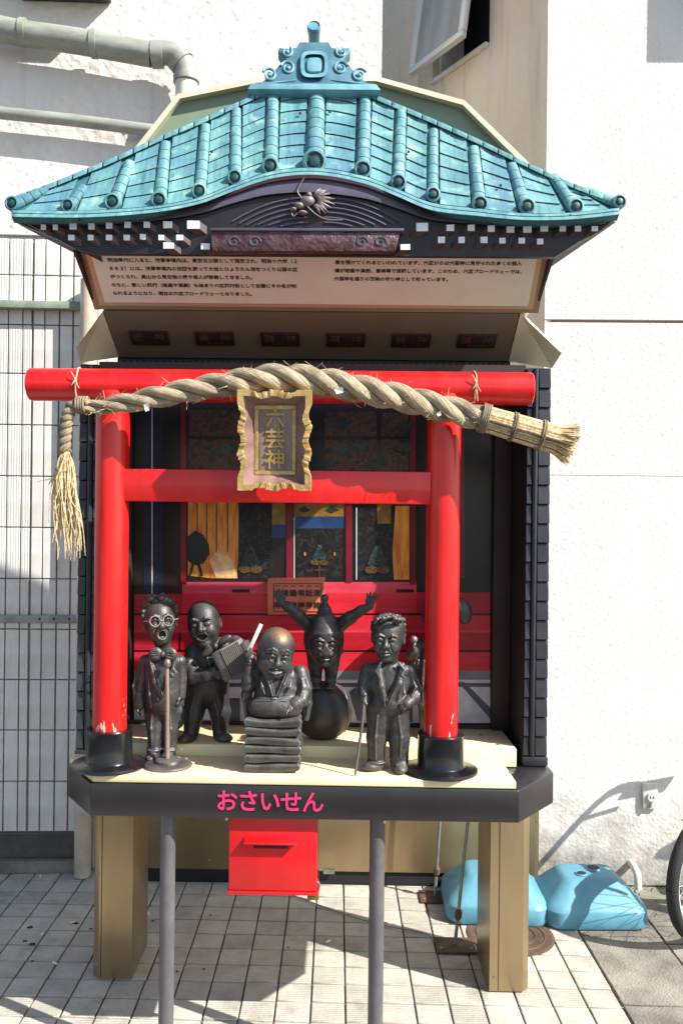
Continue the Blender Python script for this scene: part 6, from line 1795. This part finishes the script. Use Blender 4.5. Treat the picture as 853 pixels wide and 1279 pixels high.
# open jacket, waistcoat
S.path([(-13,-13,130),(-10,-18,108),(-4,-20,86)], [3,4,2.4], 1.4); S.path([(16,-12,134),(12,-18,112),(-2,-21,88)], [3,4.6,2.4], 1.4)
S.path([(-9,-17,128),(-5,-21,104),(-4,-22,84)], 1.3, .4, '-'); S.path([(9,-17,130),(5,-21,108),(-3,-22.5,86)], 1.3, .4, '-')
S.path([(-24,-10,86),(-6,-20,82),(6,-19,80),(24,-10,87)], [.8,.9,.9,.8], .6, '-')
for i, (x,z) in enumerate(((8,104),(5,98),(2,92))): S.ell((x,-21.4,z), (1.9,1.4,1.9), None, .5)
S.path([(12,-15,136),(18,-16,128),(15,-19,122),(20,-17,118)], [1.4,2.4,1.6,1.0], .8)
S.path([(-11,-15,136),(-16,-15,126),(-13,-18,120)], [1.4,2.2,1.2], .8)
# arms
S.path([(-26,4,124),(-31,2,104),(-30,-8,92)], [9,8.4,6.6], 2.5); hand(S, (-30,-10,92), (-.1,-.5,-.85), (-.8,-.4,0), 10, .9, .08, 1.5, 1)
S.path([(27,4,124),(33,4,106),(32,-4,92),(22,-13,86)], [9.5,9,8.4,6.4], 2.5); hand(S, (22,-15,87), (-.75,-.25,-.5), (.1,-.9,.3), 9, .4, .08, 1.5, 1)
for q in range(4): S.path([(26,-9,100+4*q),(33,-8,98+4*q),(39,0,101+4*q)], [.5,.8,.5], .7, '-')
S.cap((0,1,130),(0,-2,146), 10.5, 10, 3)
f = Fr(S, (-2,-3,165), yaw=-9, pitch=6, roll=1, sc=1.0)
face(f, 'closed', 'open', .95, 1.0, jaw=1.02)
f.ell((0,5,12), (21,20.5,19), 2)
for i in range(34):
    a = -1.25+2.5*random.random(); y0 = random.uniform(-15,4)
    x0 = 17*math.sin(a*.9)
    f.path([(x0,y0-2,20+5*math.cos(a)),(x0+3,y0-5,25+5*math.cos(a)),(x0+7,y0-1,24+5*math.cos(a))], [1.5,2.2,1.3], .7)
for i in range(22):
    sg = 1 if i % 2 else -1
    f.ell((sg*19.6,random.uniform(0,14),random.uniform(2,18)), (2.6,2.6,2.6), 1)
S.rough(0.09, 4.5, 9, 0, 138); S.rough(0.13, 12, 10, 0, 132, (1,1,2.4))
S.cutbelow(0)
folds(S, [[(-14,-12,70),(-16,-12,44),(-15,-10,16)],[(12,-12,70),(16,-13,44),(15,-13,20)],[(36,-4,114),(40,-5,104),(36,-10,94)],[(30,-7,114),(33,-9,106),(28,-13,96)],[(-30,-5,114),(-33,-6,104),(-32,-10,96)],[(18,-16,112),(18,-18,100),(14,-18,90)]])
s5.body(S, BR)
s5.tube([(-30,-15,94),(-33,-18,60),(-38,-24,24),(-41,-28,1)], [1.9,1.8,1.6,1.4], 'cane', BRB, 8)
MB().sphere(s5.w((-30,-15,97)), 2.6*s5.m, 10, 8).build('cane_knob', BRB, s5.root, smooth=True)

# ---------------------------------------------------------------- 6 performer behind the gate post
s6 = Statue('drummer_statue', 543, 921, UZ, 'bronze statue in pleated robe mostly hidden behind right red gate post')
S = Sculpt((-44,-30,-1), (60,32,196), H)
for sg in (-1,1):
    S.ell((sg*10,-7,5), (8,13,5.5), None, 2); S.path([(sg*10,0,8),(sg*10,2,44)], [8.5,12], 4)
S.ell((-2,2,62), (27,21,28), None, 6); S.ell((0,2,96), (24,18,24), None, 6); S.ell((0,2,114), (25,15,12), None, 5)
for i in range(7):
    a = -1.3+.36*i
    S.path([(-2+26*math.sin(a),-2-19*math.cos(a),98),(-2+30*math.sin(a),0-22*math.cos(a),70),(-2+27*math.sin(a),1-19*math.cos(a),44)], [1.6,2.6,1.6], 1.2)
S.path([(-22,2,114),(-30,-5,104),(-29,-14,110)], [9,8,5.5], 2.5); hand(S, (-29,-15,111), (-.1,-.2,1), (-1,0,0), 10, .9, .05, 1.5, 1)
S.path([(20,2,116),(22,0,128),(24,0,146)], [9,7,5], 2.5); hand(S, (24,0,147), (0,-.1,1), (1,0,0), 11, .7, .1, 1.5, -1)
S.cap((0,1,116),(0,-2,132), 10, 10, 3)
f = Fr(S, (2,-3,150), yaw=-6, pitch=0, roll=0, sc=.98)
face(f, 'smile', 'open', 1.0, 1.0, jaw=1.05)
f.ell((0,5,11), (20.6,20.5,19), 2)
S.rough(0.09, 4.5, 11, 0, 120); S.rough(0.12, 12, 12, 0, 118, (1,1,2.4))
S.cutbelow(0)
s6.body(S, BR)
MB().sphere(s6.w((33,2,158)), (11*s6.m,8*s6.m,17*s6.m), 22, 14, R=Matrix.Rotation(-.3,3,'Y')).build('hand_drum', BRB, s6.root, smooth=True)
MB().sphere(s6.w((-29,-17,124)), 4.6*s6.m, 12, 8).build('bell', BR, s6.root, smooth=True)
